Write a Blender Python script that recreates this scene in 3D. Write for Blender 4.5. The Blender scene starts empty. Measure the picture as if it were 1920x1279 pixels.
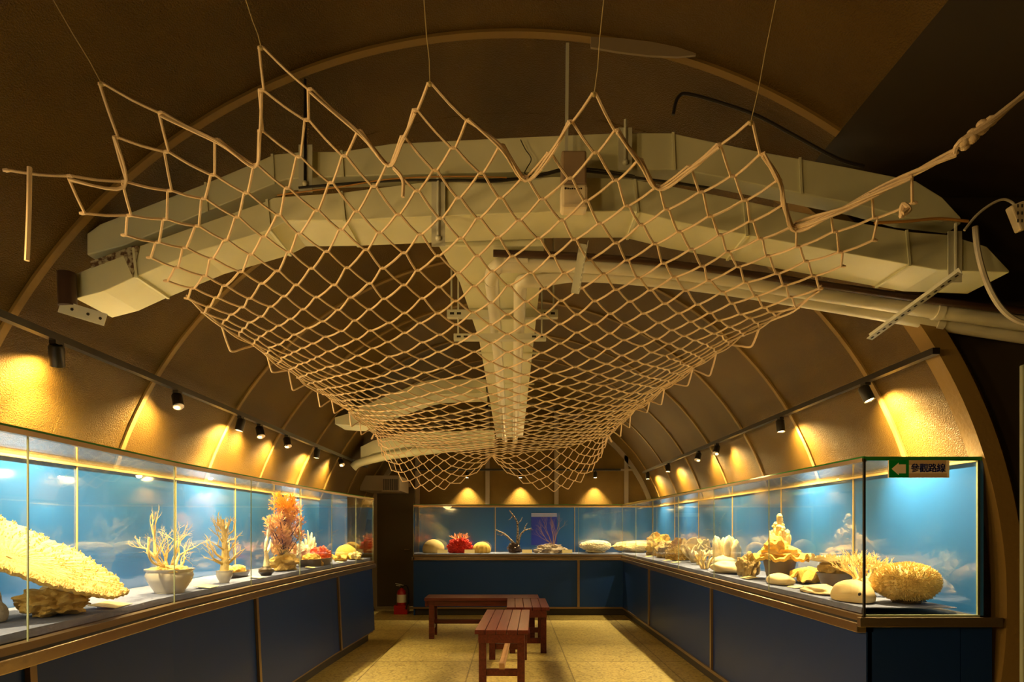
import bpy, bmesh, math, random
from mathutils import Vector, Matrix, noise
sc = bpy.context.scene
COL = sc.collection
PI = math.pi
F = 1200.0            # focal length in pixels of a 1920-wide picture
EYE = 1.3
HZ = 988.5

def W(px, py, d):
    """point of the place seen at that pixel, d metres down the tunnel"""
    return Vector(((px-960)*d/F, d, EYE+(HZ-py)*d/F))

# ------------------------------------------------------------------ camera / render
cam_d = bpy.data.cameras.new('camera'); cam = bpy.data.objects.new('camera', cam_d); COL.objects.link(cam)
cam.location = (0, 0, EYE); cam.rotation_euler = (PI/2, 0, 0)
cam_d.sensor_width = 36; cam_d.sensor_fit = 'HORIZONTAL'; cam_d.lens = F/1920*36
cam_d.shift_x = 0; cam_d.shift_y = (HZ-639.5)/1920; cam_d.clip_start = .02
sc.camera = cam
sc.view_settings.view_transform = 'Standard'; sc.view_settings.look = 'None'
sc.view_settings.exposure = 2.6; sc.view_settings.gamma = 1.0
sc.view_settings.use_curve_mapping = False
sc.cycles.transparent_max_bounces = 32
sc.cycles.max_bounces = 10
sc.cycles.diffuse_bounces = 5
sc.cycles.sample_clamp_indirect = 4.0

world = bpy.data.worlds.new('world'); sc.world = world; world.use_nodes = True
world.node_tree.nodes['Background'].inputs[0].default_value = (.9, .62, .34, 1)
world.node_tree.nodes['Background'].inputs[1].default_value = .02

# ------------------------------------------------------------------ materials
def mat(name, color, rough=.6, metal=0., coat=0., bump=None, var=None, emis=None, spec=.5, coat_rough=.05, sss=0):
    """var=(scale, second colour, contrast) ; bump=(scale, strength)"""
    m = bpy.data.materials.new(name); m.use_nodes = True
    nt = m.node_tree; b = nt.nodes['Principled BSDF']
    b.inputs['Base Color'].default_value = (*color, 1)
    b.inputs['Roughness'].default_value = rough; b.inputs['Metallic'].default_value = metal
    b.inputs['Coat Weight'].default_value = coat; b.inputs['Coat Roughness'].default_value = coat_rough
    b.inputs['Specular IOR Level'].default_value = spec
    if sss:
        b.inputs['Subsurface Weight'].default_value = sss; b.inputs['Subsurface Radius'].default_value = (.02, .012, .006)
    tc = nt.nodes.new('ShaderNodeTexCoord')
    if var:
        n = nt.nodes.new('ShaderNodeTexNoise'); n.inputs['Scale'].default_value = var[0]; n.inputs['Detail'].default_value = 5
        nt.links.new(tc.outputs['Object'], n.inputs['Vector'])
        r = nt.nodes.new('ShaderNodeValToRGB'); c = var[2] if len(var) > 2 else .2
        r.color_ramp.elements[0].position = .5-c; r.color_ramp.elements[1].position = .5+c
        r.color_ramp.elements[0].color = (*color, 1); r.color_ramp.elements[1].color = (*var[1], 1)
        nt.links.new(n.outputs['Fac'], r.inputs['Fac']); nt.links.new(r.outputs['Color'], b.inputs['Base Color'])
    if bump:
        n = nt.nodes.new('ShaderNodeTexNoise'); n.inputs['Scale'].default_value = bump[0]; n.inputs['Detail'].default_value = 3
        nt.links.new(tc.outputs['Object'], n.inputs['Vector'])
        bp = nt.nodes.new('ShaderNodeBump'); bp.inputs['Strength'].default_value = bump[1]; bp.inputs['Distance'].default_value = .01
        nt.links.new(n.outputs['Fac'], bp.inputs['Height']); nt.links.new(bp.outputs['Normal'], b.inputs['Normal'])
    if emis:
        b.inputs['Emission Color'].default_value = (*emis[0], 1); b.inputs['Emission Strength'].default_value = emis[1]
    return m

M = {}
M['vault'] = mat('painted_vault', (.125, .073, .012), .42, 0, bump=(170, .8), var=(2.2, (.075, .041, .0065), .25), spec=.16)
M['rib'] = mat('rib_trim', (.24, .15, .045), .5, bump=(40, .2), spec=.2)
M['endwall'] = mat('end_wall_paint', (.16, .096, .018), .45, bump=(90, .4), var=(2.5, (.10, .056, .010), .25), spec=.16)
M['stud'] = mat('pale_batten', (.26, .20, .12), .6)
M['dark'] = mat('dark_passage', (.035, .022, .012), .8)
M['door'] = mat('dark_brown_door', (.075, .048, .02), .6, bump=(30, .1))
M['duct'] = mat('painted_duct', (.74, .72, .48), .5, var=(4, (.63, .64, .43), .3), bump=(8, .15))
M['rust'] = mat('rusty_sheet', (.45, .4, .25), .7, var=(60, (.09, .04, .015), .08))
M['pipe'] = mat('cream_pipe', (.72, .68, .54), .35, var=(5, (.64, .62, .48), .3))
M['galv'] = mat('galvanised_steel', (.62, .62, .5), .45, .2, bump=(60, .1))
M['hole'] = mat('dark_slot', (.02, .015, .01), .8)
M['brownsteel'] = mat('brown_steel', (.06, .03, .02), .4, .2)
M['rope'] = mat('cotton_rope', (.80, .62, .40), .85, bump=(400, .4), var=(12, (.68, .5, .3), .3))
M['string'] = mat('thin_wire', (.35, .26, .1), .6)
M['black'] = mat('black_metal', (.012, .01, .009), .35)
M['lens'] = mat('lamp_lens', (1, .8, .5), .3, emis=((1, .62, .2), 60))
M['ledge'] = mat('brushed_brown_steel', (.40, .29, .18), .24, .85, bump=(25, .06))
M['rail'] = mat('bronze_rail', (.24, .16, .085), .3, .6)
M['gap'] = mat('black_seal', (.01, .008, .006), .6)
M['panel'] = mat('navy_laminate', (.006, .026, .13), .40, spec=.22, bump=(3, .03))
M['bpanel'] = mat('blue_laminate', (.009, .045, .20), .40, spec=.25)
M['kick'] = mat('kick_plate', (.03, .025, .022), .5)
M['backdrop'] = mat('blue_backdrop', (.026, .150, .50), .30, coat=1.0, coat_rough=.05, bump=(2.0, .02))
M['backdrop'].node_tree.nodes['Principled BSDF'].inputs['Coat IOR'].default_value = 1.85
M['batten'] = mat('brass_batten', (.75, .55, .25), .3, .3)
M['cloth'] = mat('grey_cloth', (.13, .15, .26), .9, bump=(40, .5), var=(14, (.19, .21, .33), .3))
M['greenedge'] = mat('glass_edge', (.03, .22, .05), .1)
M['postedge'] = mat('pale_glass_edge', (.34, .38, .24), .2)
M['card'] = mat('paper_card', (.86, .72, .36), .7)
M['cream'] = mat('cream_coral', (.80, .62, .28), .8, bump=(120, .6), var=(30, (.78, .58, .22), .3), sss=.1)
M['white'] = mat('white_coral', (.88, .78, .56), .8, bump=(120, .6), var=(30, (.8, .68, .42), .3), sss=.1)
M['yellow'] = mat('yellow_coral', (.82, .53, .11), .8, bump=(110, .6), var=(25, (.72, .44, .07), .3), sss=.1)
M['gold'] = mat('golden_rock', (.78, .54, .15), .8, bump=(45, .9), var=(16, (.48, .30, .08), .25))
M['brownrock'] = mat('brown_rock', (.33, .22, .08), .85, bump=(60, .9), var=(22, (.5, .36, .14), .2))
M['greyrock'] = mat('pale_rock', (.50, .42, .33), .85, bump=(60, .9), var=(24, (.25, .18, .13), .2))
M['orange'] = mat('orange_fan', (.92, .50, .06), .75, var=(10, (.88, .38, .05), .2), sss=.1)
M['pinkorange'] = mat('salmon_fan', (.74, .36, .18), .75, var=(10, (.76, .46, .16), .2))
M['stemdark'] = mat('dark_stem', (.12, .06, .03), .7)
M['red'] = mat('red_coral', (.72, .035, .015), .7, bump=(60, .7), var=(30, (.6, .02, .01), .2))
M['redorange'] = mat('red_orange_coral', (.88, .15, .025), .7, bump=(60, .7), var=(30, (.75, .07, .015), .2))
M['peach'] = mat('peach_coral', (.85, .48, .25), .75, bump=(60, .6))
M['purple'] = mat('purple_fan', (.40, .27, .30), .8)
M['blackcoral'] = mat('speckled_dark_coral', (.035, .02, .015), .6, var=(60, (.5, .4, .28), .06))
M['greypale'] = mat('grey_coral', (.50, .45, .38), .85, bump=(60, .5))
M['stone'] = mat('smooth_stone', (.74, .58, .30), .6, var=(8, (.68, .5, .22), .3))
M['ceramic'] = mat('pale_ceramic', (.50, .45, .38), .25, coat=.4)
M['darkpot'] = mat('dark_ceramic', (.075, .05, .03), .3, coat=.3)
M['greypot'] = mat('grey_brown_pot', (.17, .13, .09), .5, bump=(20, .2))
M['wood'] = None
M['redpaint'] = mat('red_enamel', (.42, .01, .01), .35)
M['paper'] = mat('white_paper', (.75, .7, .6), .7)
M['plastic'] = mat('cream_plastic', (.86, .74, .52), .45)
M['plasticdark'] = mat('aged_plastic', (.30, .21, .13), .5)
M['cable'] = mat('black_cable', (.015, .012, .01), .5)
M['cablew'] = mat('white_cable', (.6, .55, .45), .5)
M['cableo'] = mat('orange_cable', (.45, .22, .05), .5)
M['signgreen'] = mat('sign_green', (.0, .25, .035), .4)
M['signcream'] = mat('sign_cream', (.92, .76, .56), .5)
M['signtan'] = mat('sign_tan', (.58, .40, .22), .6)
M['signdkgreen'] = mat('sign_dark_green', (.0, .075, .01), .5)
M['signblue'] = mat('sign_blue', (.02, .05, .50), .5)
M['jamb'] = mat('pale_green_paint', (.22, .24, .16), .5)
M['screen'] = mat('poster_blue', (.02, .05, .55), .4, coat=.2)  # blue of a reflection, put into a flat panel
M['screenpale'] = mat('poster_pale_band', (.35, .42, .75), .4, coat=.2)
M['grille'] = mat('grille_dark', (.05, .04, .03), .6)

# glass: part mirror, part see-through, the same from both faces
def glass_mat(name, tint, base, edge):
    m = bpy.data.materials.new(name); m.use_nodes = True; nt = m.node_tree; nt.nodes.clear()
    o = nt.nodes.new('ShaderNodeOutputMaterial'); t = nt.nodes.new('ShaderNodeBsdfTransparent'); g = nt.nodes.new('ShaderNodeBsdfGlossy')
    t.inputs[0].default_value = (*tint, 1); g.inputs['Roughness'].default_value = .01; g.inputs[0].default_value = (1, 1, 1, 1)
    lw = nt.nodes.new('ShaderNodeLayerWeight'); lw.inputs[0].default_value = .5
    p = nt.nodes.new('ShaderNodeMath'); p.operation = 'POWER'; p.inputs[1].default_value = 4.0
    k = nt.nodes.new('ShaderNodeMath'); k.operation = 'MULTIPLY_ADD'; k.inputs[1].default_value = edge; k.inputs[2].default_value = base
    mx = nt.nodes.new('ShaderNodeMixShader')
    nt.links.new(lw.outputs['Facing'], p.inputs[0]); nt.links.new(p.outputs[0], k.inputs[0]); nt.links.new(k.outputs[0], mx.inputs[0])
    nt.links.new(t.outputs[0], mx.inputs[1]); nt.links.new(g.outputs[0], mx.inputs[2]); nt.links.new(mx.outputs[0], o.inputs[0])
    return m
M['glass'] = glass_mat('clear_glass', (.985, .995, .985), .025, .45)

def wood_mat():
    m = mat('red_brown_wood', (.16, .035, .018), .32, spec=.35)
    nt = m.node_tree; b = nt.nodes['Principled BSDF']; tc = nt.nodes.new('ShaderNodeTexCoord')
    mp = nt.nodes.new('ShaderNodeMapping'); mp.inputs['Scale'].default_value = (30, 2.2, 30)
    n = nt.nodes.new('ShaderNodeTexNoise'); n.inputs['Scale'].default_value = 2; n.inputs['Detail'].default_value = 6
    r = nt.nodes.new('ShaderNodeValToRGB'); r.color_ramp.elements[0].position = .3; r.color_ramp.elements[1].position = .72
    r.color_ramp.elements[0].color = (.065, .009, .007, 1); r.color_ramp.elements[1].color = (.14, .024, .017, 1)
    nt.links.new(tc.outputs['Object'], mp.inputs[0]); nt.links.new(mp.outputs[0], n.inputs['Vector'])
    nt.links.new(n.outputs['Fac'], r.inputs[0]); nt.links.new(r.outputs[0], b.inputs['Base Color'])
    return m
M['wood'] = wood_mat()
M['woodbare'] = mat('worn_pale_wood', (.42, .24, .11), .5, var=(14, (.3, .15, .06), .25))

def floor_mat():
    m = bpy.data.materials.new('terrazzo_tiles'); m.use_nodes = True; nt = m.node_tree; b = nt.nodes['Principled BSDF']
    tc = nt.nodes.new('ShaderNodeTexCoord')
    v = nt.nodes.new('ShaderNodeTexVoronoi'); v.inputs['Scale'].default_value = 55
    r = nt.nodes.new('ShaderNodeValToRGB'); e = r.color_ramp.elements
    e[0].position = .0; e[0].color = (.20, .13, .045, 1); e[1].position = 1; e[1].color = (.62, .50, .17, 1)
    x = e.new(.35); x.color = (.44, .33, .10, 1); x = e.new(.6); x.color = (.52, .41, .13, 1)
    n = nt.nodes.new('ShaderNodeTexNoise'); n.inputs['Scale'].default_value = 3; n.inputs['Detail'].default_value = 5
    rn = nt.nodes.new('ShaderNodeValToRGB'); rn.color_ramp.elements[0].color = (.7, .65, .6, 1); rn.color_ramp.elements[1].color = (1.1, 1.1, 1.1, 1)
    mul = nt.nodes.new('ShaderNodeMixRGB'); mul.blend_type = 'MULTIPLY'; mul.inputs[0].default_value = 1
    br = nt.nodes.new('ShaderNodeTexBrick'); br.offset = 0; br.inputs['Scale'].default_value = 1
    br.inputs['Brick Width'].default_value = .92; br.inputs['Row Height'].default_value = .92; br.inputs['Mortar Size'].default_value = .006
    br.inputs['Color1'].default_value = (1, 1, 1, 1); br.inputs['Color2'].default_value = (.93, .93, .93, 1); br.inputs['Mortar'].default_value = (.45, .4, .35, 1)
    mp = nt.nodes.new('ShaderNodeMapping'); mp.inputs['Location'].default_value = (.39, .25, 0)
    mul2 = nt.nodes.new('ShaderNodeMixRGB'); mul2.blend_type = 'MULTIPLY'; mul2.inputs[0].default_value = 1
    L = nt.links.new
    L(tc.outputs['Object'], v.inputs['Vector']); L(v.outputs['Color'], r.inputs['Fac']); L(tc.outputs['Object'], n.inputs['Vector'])
    L(n.outputs['Fac'], rn.inputs['Fac']); L(r.outputs[0], mul.inputs[1]); L(rn.outputs[0], mul.inputs[2])
    L(tc.outputs['Object'], mp.inputs[0]); L(mp.outputs[0], br.inputs['Vector']); L(mul.outputs[0], mul2.inputs[1]); L(br.outputs['Color'], mul2.inputs[2])
    L(mul2.outputs[0], b.inputs['Base Color']); b.inputs['Roughness'].default_value = .38
    return m
M['floor'] = floor_mat()

# ------------------------------------------------------------------ mesh helpers
class MB:
    def __init__(s): s.v = []; s.f = []
    def add(s, vs, fs):
        o = len(s.v); s.v += [tuple(p) for p in vs]; s.f += [tuple(i+o for i in f) for f in fs]; return s
    def box(s, a, b, R=None, c=None):
        x0, y0, z0 = a; x1, y1, z1 = b
        vs = [Vector(p) for p in ((x0,y0,z0),(x1,y0,z0),(x1,y1,z0),(x0,y1,z0),(x0,y0,z1),(x1,y0,z1),(x1,y1,z1),(x0,y1,z1))]
        if R is not None:
            c = Vector(c) if c is not None else sum(vs, Vector())/8
            vs = [c+R@(p-c) for p in vs]
        return s.add(vs, [(0,3,2,1),(4,5,6,7),(0,1,5,4),(1,2,6,5),(2,3,7,6),(3,0,4,7)])
    def bar(s, p, q, w, h, up=(0, 0, 1)):
        """square bar from p to q, w across and h along up"""
        p, q = Vector(p), Vector(q); d = (q-p).normalized(); u = Vector(up); r = d.cross(u)
        if r.length < 1e-5: r = d.cross(Vector((0, 1, 0)))
        r.normalize(); u = r.cross(d).normalized(); r *= w/2; u *= h/2
        vs = [p-r-u, p+r-u, p+r+u, p-r+u, q-r-u, q+r-u, q+r+u, q-r+u]
        return s.add(vs, [(0,1,2,3),(7,6,5,4),(0,4,5,1),(1,5,6,2),(2,6,7,3),(3,7,4,0)])
    def prism(s, pts, vec):
        """planar outline pushed along vec"""
        n = len(pts); a = [Vector(p) for p in pts]; b = [p+Vector(vec) for p in a]
        return s.add(a+b, [tuple(range(n-1, -1, -1)), tuple(range(n, 2*n))]+[(i, (i+1) % n, n+(i+1) % n, n+i) for i in range(n)])
    def strip(s, top, bot, vec):
        """a bent board: matching top and bottom polylines, pushed along vec"""
        n = len(top); t = [Vector(p) for p in top]; b = [Vector(p) for p in bot]; v = Vector(vec)
        vs = t+b+[p+v for p in t]+[p+v for p in b]; fs = []
        for i in range(n-1):
            fs += [(i, n+i, n+i+1, i+1), (2*n+i, 2*n+i+1, 3*n+i+1, 3*n+i), (i, i+1, 2*n+i+1, 2*n+i), (n+i, 3*n+i, 3*n+i+1, n+i+1)]
        fs += [(0, 2*n, 3*n, n), (n-1, 2*n-1, 4*n-1, 3*n-1)]
        return s.add(vs, fs)
    def tube(s, pts, rad, n=6, caps=True):
        pts = [Vector(p) for p in pts]; m = len(pts)
        if not hasattr(rad, '__len__'): rad = [rad]*m
        up = None; vs = []; fs = []
        for i, p in enumerate(pts):
            d = (pts[min(i+1, m-1)]-pts[max(i-1, 0)])
            d = d.normalized() if d.length > 1e-9 else Vector((0, 0, 1))
            if up is None: up = d.orthogonal().normalized()
            else:
                up = up-d*up.dot(d); up = up.normalized() if up.length > 1e-6 else d.orthogonal().normalized()
            r = d.cross(up)
            for k in range(n):
                a = 2*PI*k/n; vs.append(p+(up*math.cos(a)+r*math.sin(a))*rad[i])
        for i in range(m-1):
            for k in range(n):
                fs.append((i*n+k, i*n+(k+1) % n, (i+1)*n+(k+1) % n, (i+1)*n+k))
        if caps: fs += [tuple(range(n-1, -1, -1)), tuple(range((m-1)*n, m*n))]
        return s.add(vs, fs)
    def lathe(s, prof, c, n=28, sx=1, sy=1):
        """profile (r, z) turned round a vertical axis through c"""
        c = Vector(c); vs = []; fs = []; m = len(prof)
        for r, z in prof:
            for k in range(n):
                a = 2*PI*k/n; vs.append(c+Vector((r*math.cos(a)*sx, r*math.sin(a)*sy, z)))
        for i in range(m-1):
            for k in range(n):
                fs.append((i*n+k, i*n+(k+1) % n, (i+1)*n+(k+1) % n, (i+1)*n+k))
        fs += [tuple(range(n-1, -1, -1)), tuple(range((m-1)*n, m*n))]
        return s.add(vs, fs)
    def ico(s, c, r, sub=3, fn=None, R=None, flat=None):
        """ball of radii r; fn(direction) scales it; flat cuts it at that height over c"""
        bm = bmesh.new(); bmesh.ops.create_icosphere(bm, subdivisions=sub, radius=1)
        c = Vector(c); rr = r if hasattr(r, '__len__') else (r, r, r); vs = []
        bm.verts.ensure_lookup_table()
        for v in bm.verts:
            d = v.co.normalized(); k = fn(d) if fn else 1
            p = Vector((d.x*rr[0]*k, d.y*rr[1]*k, d.z*rr[2]*k))
            if R is not None: p = R@p
            if flat is not None and p.z < flat: p.z = flat
            vs.append(c+p)
        fs = [tuple(x.index for x in f.verts) for f in bm.faces]; bm.free()
        return s.add(vs, fs)
    def sheet(s, fn, nu, nv, th, closed=False):
        """surface fn(u, v) given thickness th along its normals; closed wraps u"""
        cu = nu if closed else nu+1; P = [[Vector(fn(i/nu, j/nv)) for j in range(nv+1)] for i in range(cu)]
        top, bot = [], []
        for i in range(cu):
            for j in range(nv+1):
                i0, i1 = ((i-1) % cu, (i+1) % cu) if closed else (max(i-1, 0), min(i+1, nu))
                n = (P[i1][j]-P[i0][j]).cross(P[i][min(j+1, nv)]-P[i][max(j-1, 0)])
                n = n.normalized() if n.length > 1e-10 else Vector((0, 0, 1))
                top.append(P[i][j]+n*th/2); bot.append(P[i][j]-n*th/2)
        N = cu*(nv+1); fs = []; ix = lambda i, j: (i % cu)*(nv+1)+j
        for i in range(nu):
            for j in range(nv):
                q = (ix(i, j), ix(i+1, j), ix(i+1, j+1), ix(i, j+1)); fs += [q, tuple(N+k for k in reversed(q))]
            fs += [(ix(i, nv), ix(i+1, nv), N+ix(i+1, nv), N+ix(i, nv)), (ix(i+1, 0), ix(i, 0), N+ix(i, 0), N+ix(i+1, 0))]
        if not closed:
            for j in range(nv):
                fs += [(ix(0, j), ix(0, j+1), N+ix(0, j+1), N+ix(0, j)), (ix(nu, j+1), ix(nu, j), N+ix(nu, j), N+ix(nu, j+1))]
        return s.add(top+bot, fs)
    def build(s, name, m, parent=None, origin=None, smooth=True, bevel=0, recalc=True):
        me = bpy.data.meshes.new(name)
        o0 = root_loc(parent) if parent else Vector(origin) if origin is not None else Vector()
        me.from_pydata([(p[0]-o0.x, p[1]-o0.y, p[2]-o0.z) for p in s.v], [], s.f)
        if recalc:
            bm = bmesh.new(); bm.from_mesh(me); bmesh.ops.recalc_face_normals(bm, faces=bm.faces); bm.to_mesh(me); bm.free()
        me.materials.append(m if not isinstance(m, str) else M[m])
        o = bpy.data.objects.new(name, me); COL.objects.link(o)
        if parent: o.parent = parent
        else: o.location = o0
        if smooth:
            for p in me.polygons: p.use_smooth = True
            try: me.set_sharp_from_angle(angle=math.radians(40))
            except Exception: pass
        if bevel:
            b = o.modifiers.new('bevel', 'BEVEL'); b.width = bevel; b.segments = 2; b.limit_method = 'ANGLE'
        return o

def root_loc(o):
    while o.parent: o = o.parent
    return Vector(o.location)
def tag(o, label=None, cat=None, group=None, kind=None):
    if label: o['label'] = label
    if cat: o['category'] = cat
    if group: o['group'] = group
    if kind: o['kind'] = kind
    return o
def thing(name, label, cat, loc, group=None):
    o = bpy.data.objects.new(name, None); COL.objects.link(o); o.location = loc; o.empty_display_size = .05
    return tag(o, label, cat, group)
def struct(name, mb, m, **k): return tag(mb.build(name, m, **k), kind='structure')
def dup(src, loc, label, group=None):
    r = src.copy(); COL.objects.link(r); r.location = loc; r['label'] = label
    if group: r['group'] = group
    for c in list(src.children):
        d = c.copy(); COL.objects.link(d); d.parent = r
        for g in list(c.children):
            e = g.copy(); COL.objects.link(e); e.parent = d
    return r
def smooth_path(pts, k=6):
    """Catmull-Rom through pts"""
    P = [Vector(p) for p in pts]; out = []
    for i in range(len(P)-1):
        a, b, c, d = P[max(i-1, 0)], P[i], P[i+1], P[min(i+2, len(P)-1)]
        for j in range(k):
            t = j/k; out.append(.5*((2*b)+(c-a)*t+(2*a-5*b+4*c-d)*t*t+(3*b-a-3*c+d)*t**3))
    out.append(P[-1]); return out
def lerp_table(tab, x):
    if x <= tab[0][0]: return tab[0][1]
    for (a, p), (b, q) in zip(tab, tab[1:]):
        if x <= b: return p+(q-p)*(x-a)/(b-a)
    return tab[-1][1]
def nz(p, s=1.0, seed=0): return noise.noise(Vector((p[0]*s+seed*7.3, p[1]*s-seed*3.1, p[2]*s+seed)))

# ------------------------------------------------------------------ the tunnel shell
VR, VZ = 2.34, .94           # vault radius and height of its centre
Y0, Y1 = -1.6, 10.1
def arc(a0, a1, r, y, n=40):
    """angles in degrees from the +x horizon"""
    return [Vector((r*math.cos(math.radians(a0+(a1-a0)*i/n)), y, VZ+r*math.sin(math.radians(a0+(a1-a0)*i/n)))) for i in range(n+1)]
A0 = -math.degrees(math.asin(VZ/VR))
def shell(y0, y1, a0, a1, n=48):
    i = arc(a0, a1, VR, y0, n); o = arc(a0, a1, VR+.12, y0, n)
    return MB().strip(i, o, (0, y1-y0, 0))
struct('ceiling', shell(3.06, Y1, A0, 180-A0), 'vault')
struct('wall_left', shell(Y0, 3.06, 90, 180-A0), 'vault')
struct('wall_right', shell(Y0, 3.06, 56.0, 90), 'vault')
struct('floor', MB().box((-2.6, Y0, -.1), (4.2, Y1+.2, 0)), 'floor')
struct('wall_back', MB().box((-2.7, Y1, 0), (2.7, Y1+.12, 3.6)), 'endwall')
struct('wall_front', MB().box((-2.7, Y0-.12, 0), (4.2, Y0, 3.6)), 'dark')
# dark side passage to the right of the tunnel mouth
PZ = VZ+VR*math.sin(math.radians(56.0)); PX = VR*math.cos(math.radians(56.0))
struct('ceiling_passage', MB().box((PX, Y0, PZ), (4.2, 3.06, PZ+.1)), 'dark')
struct('wall_passage_end', MB().box((4.1, Y0, 0), (4.2, 3.2, PZ)), 'dark')
pts = [Vector((4.2, 3.07, 0)), Vector((4.2, 3.07, PZ+.1)), Vector((PX, 3.07, PZ+.1))]+arc(56.0, A0, VR+.01, 3.07, 24)
struct('wall_passage_side', MB().prism(pts, (0, .12, 0)), 'dark')

k = 0
for y in (2.54, 3.58, 4.62, 5.55, 6.5, 7.45, 8.5, 9.5):
    k += 1
    a0 = 56.0 if y < 3.06 else 12
    struct('trim_%d' % k, MB().strip(arc(a0, 168, VR-.012, y, 60), arc(a0, 168, VR+.004, y, 60), (0, .036, 0)), 'rib')
k += 1
struct('trim_%d' % k, MB().strip(arc(A0, 62, VR-.035, 2.98, 50), arc(A0, 62, VR+.05, 2.98, 50), (0, .1, 0)), 'rib')
for x in (-1.49, -.385, .70, 1.80):
    k += 1; zt = VZ+math.sqrt(VR*VR-x*x)-.01
    struct('trim_%d' % k, MB().box((x-.033, Y1-.03, .0), (x+.033, Y1, zt)), 'stud')
k += 1
struct('trim_%d' % k, MB().box((-1.9, Y1-.045, 2.185), (1.95, Y1-.03, 2.215)), 'stud')
k += 1
struct('trim_%d' % k, MB().strip(arc(12, 168, VR-.07, Y1-.03, 50), arc(12, 168, VR-.002, Y1-.03, 50), (0, .03, 0)), 'stud')
# doorway beside the back case
d1 = struct('door_1', MB().box((-2.12, Y1-.05, 0), (-1.53, Y1-.0, 1.93)), 'door', origin=(-1.8, Y1-.05, 0), bevel=.004)
MB().box((-2.2, Y1-.07, 0), (-2.12, Y1, 2.0)).box((-2.12, Y1-.07, 1.93), (-1.6, Y1, 1.99)).build('door_frame', 'stud', d1)
MB().tube([(-1.6, Y1-.05, .95), (-1.6, Y1-.09, .95), (-1.68, Y1-.09, .95)], .01, 8).build('door_handle', 'ledge', d1)
struct('baseboard_back', MB().box((-2.12, Y1-.065, .0), (-1.47, Y1-.05, .05)), 'stud')
# pale painted post at the mouth of the side passage
struct('trim_%d' % (k+1), MB().box((1.757, 2.2, 0), (1.9, 2.218, 1.86)), 'jamb', bevel=.004)

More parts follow.
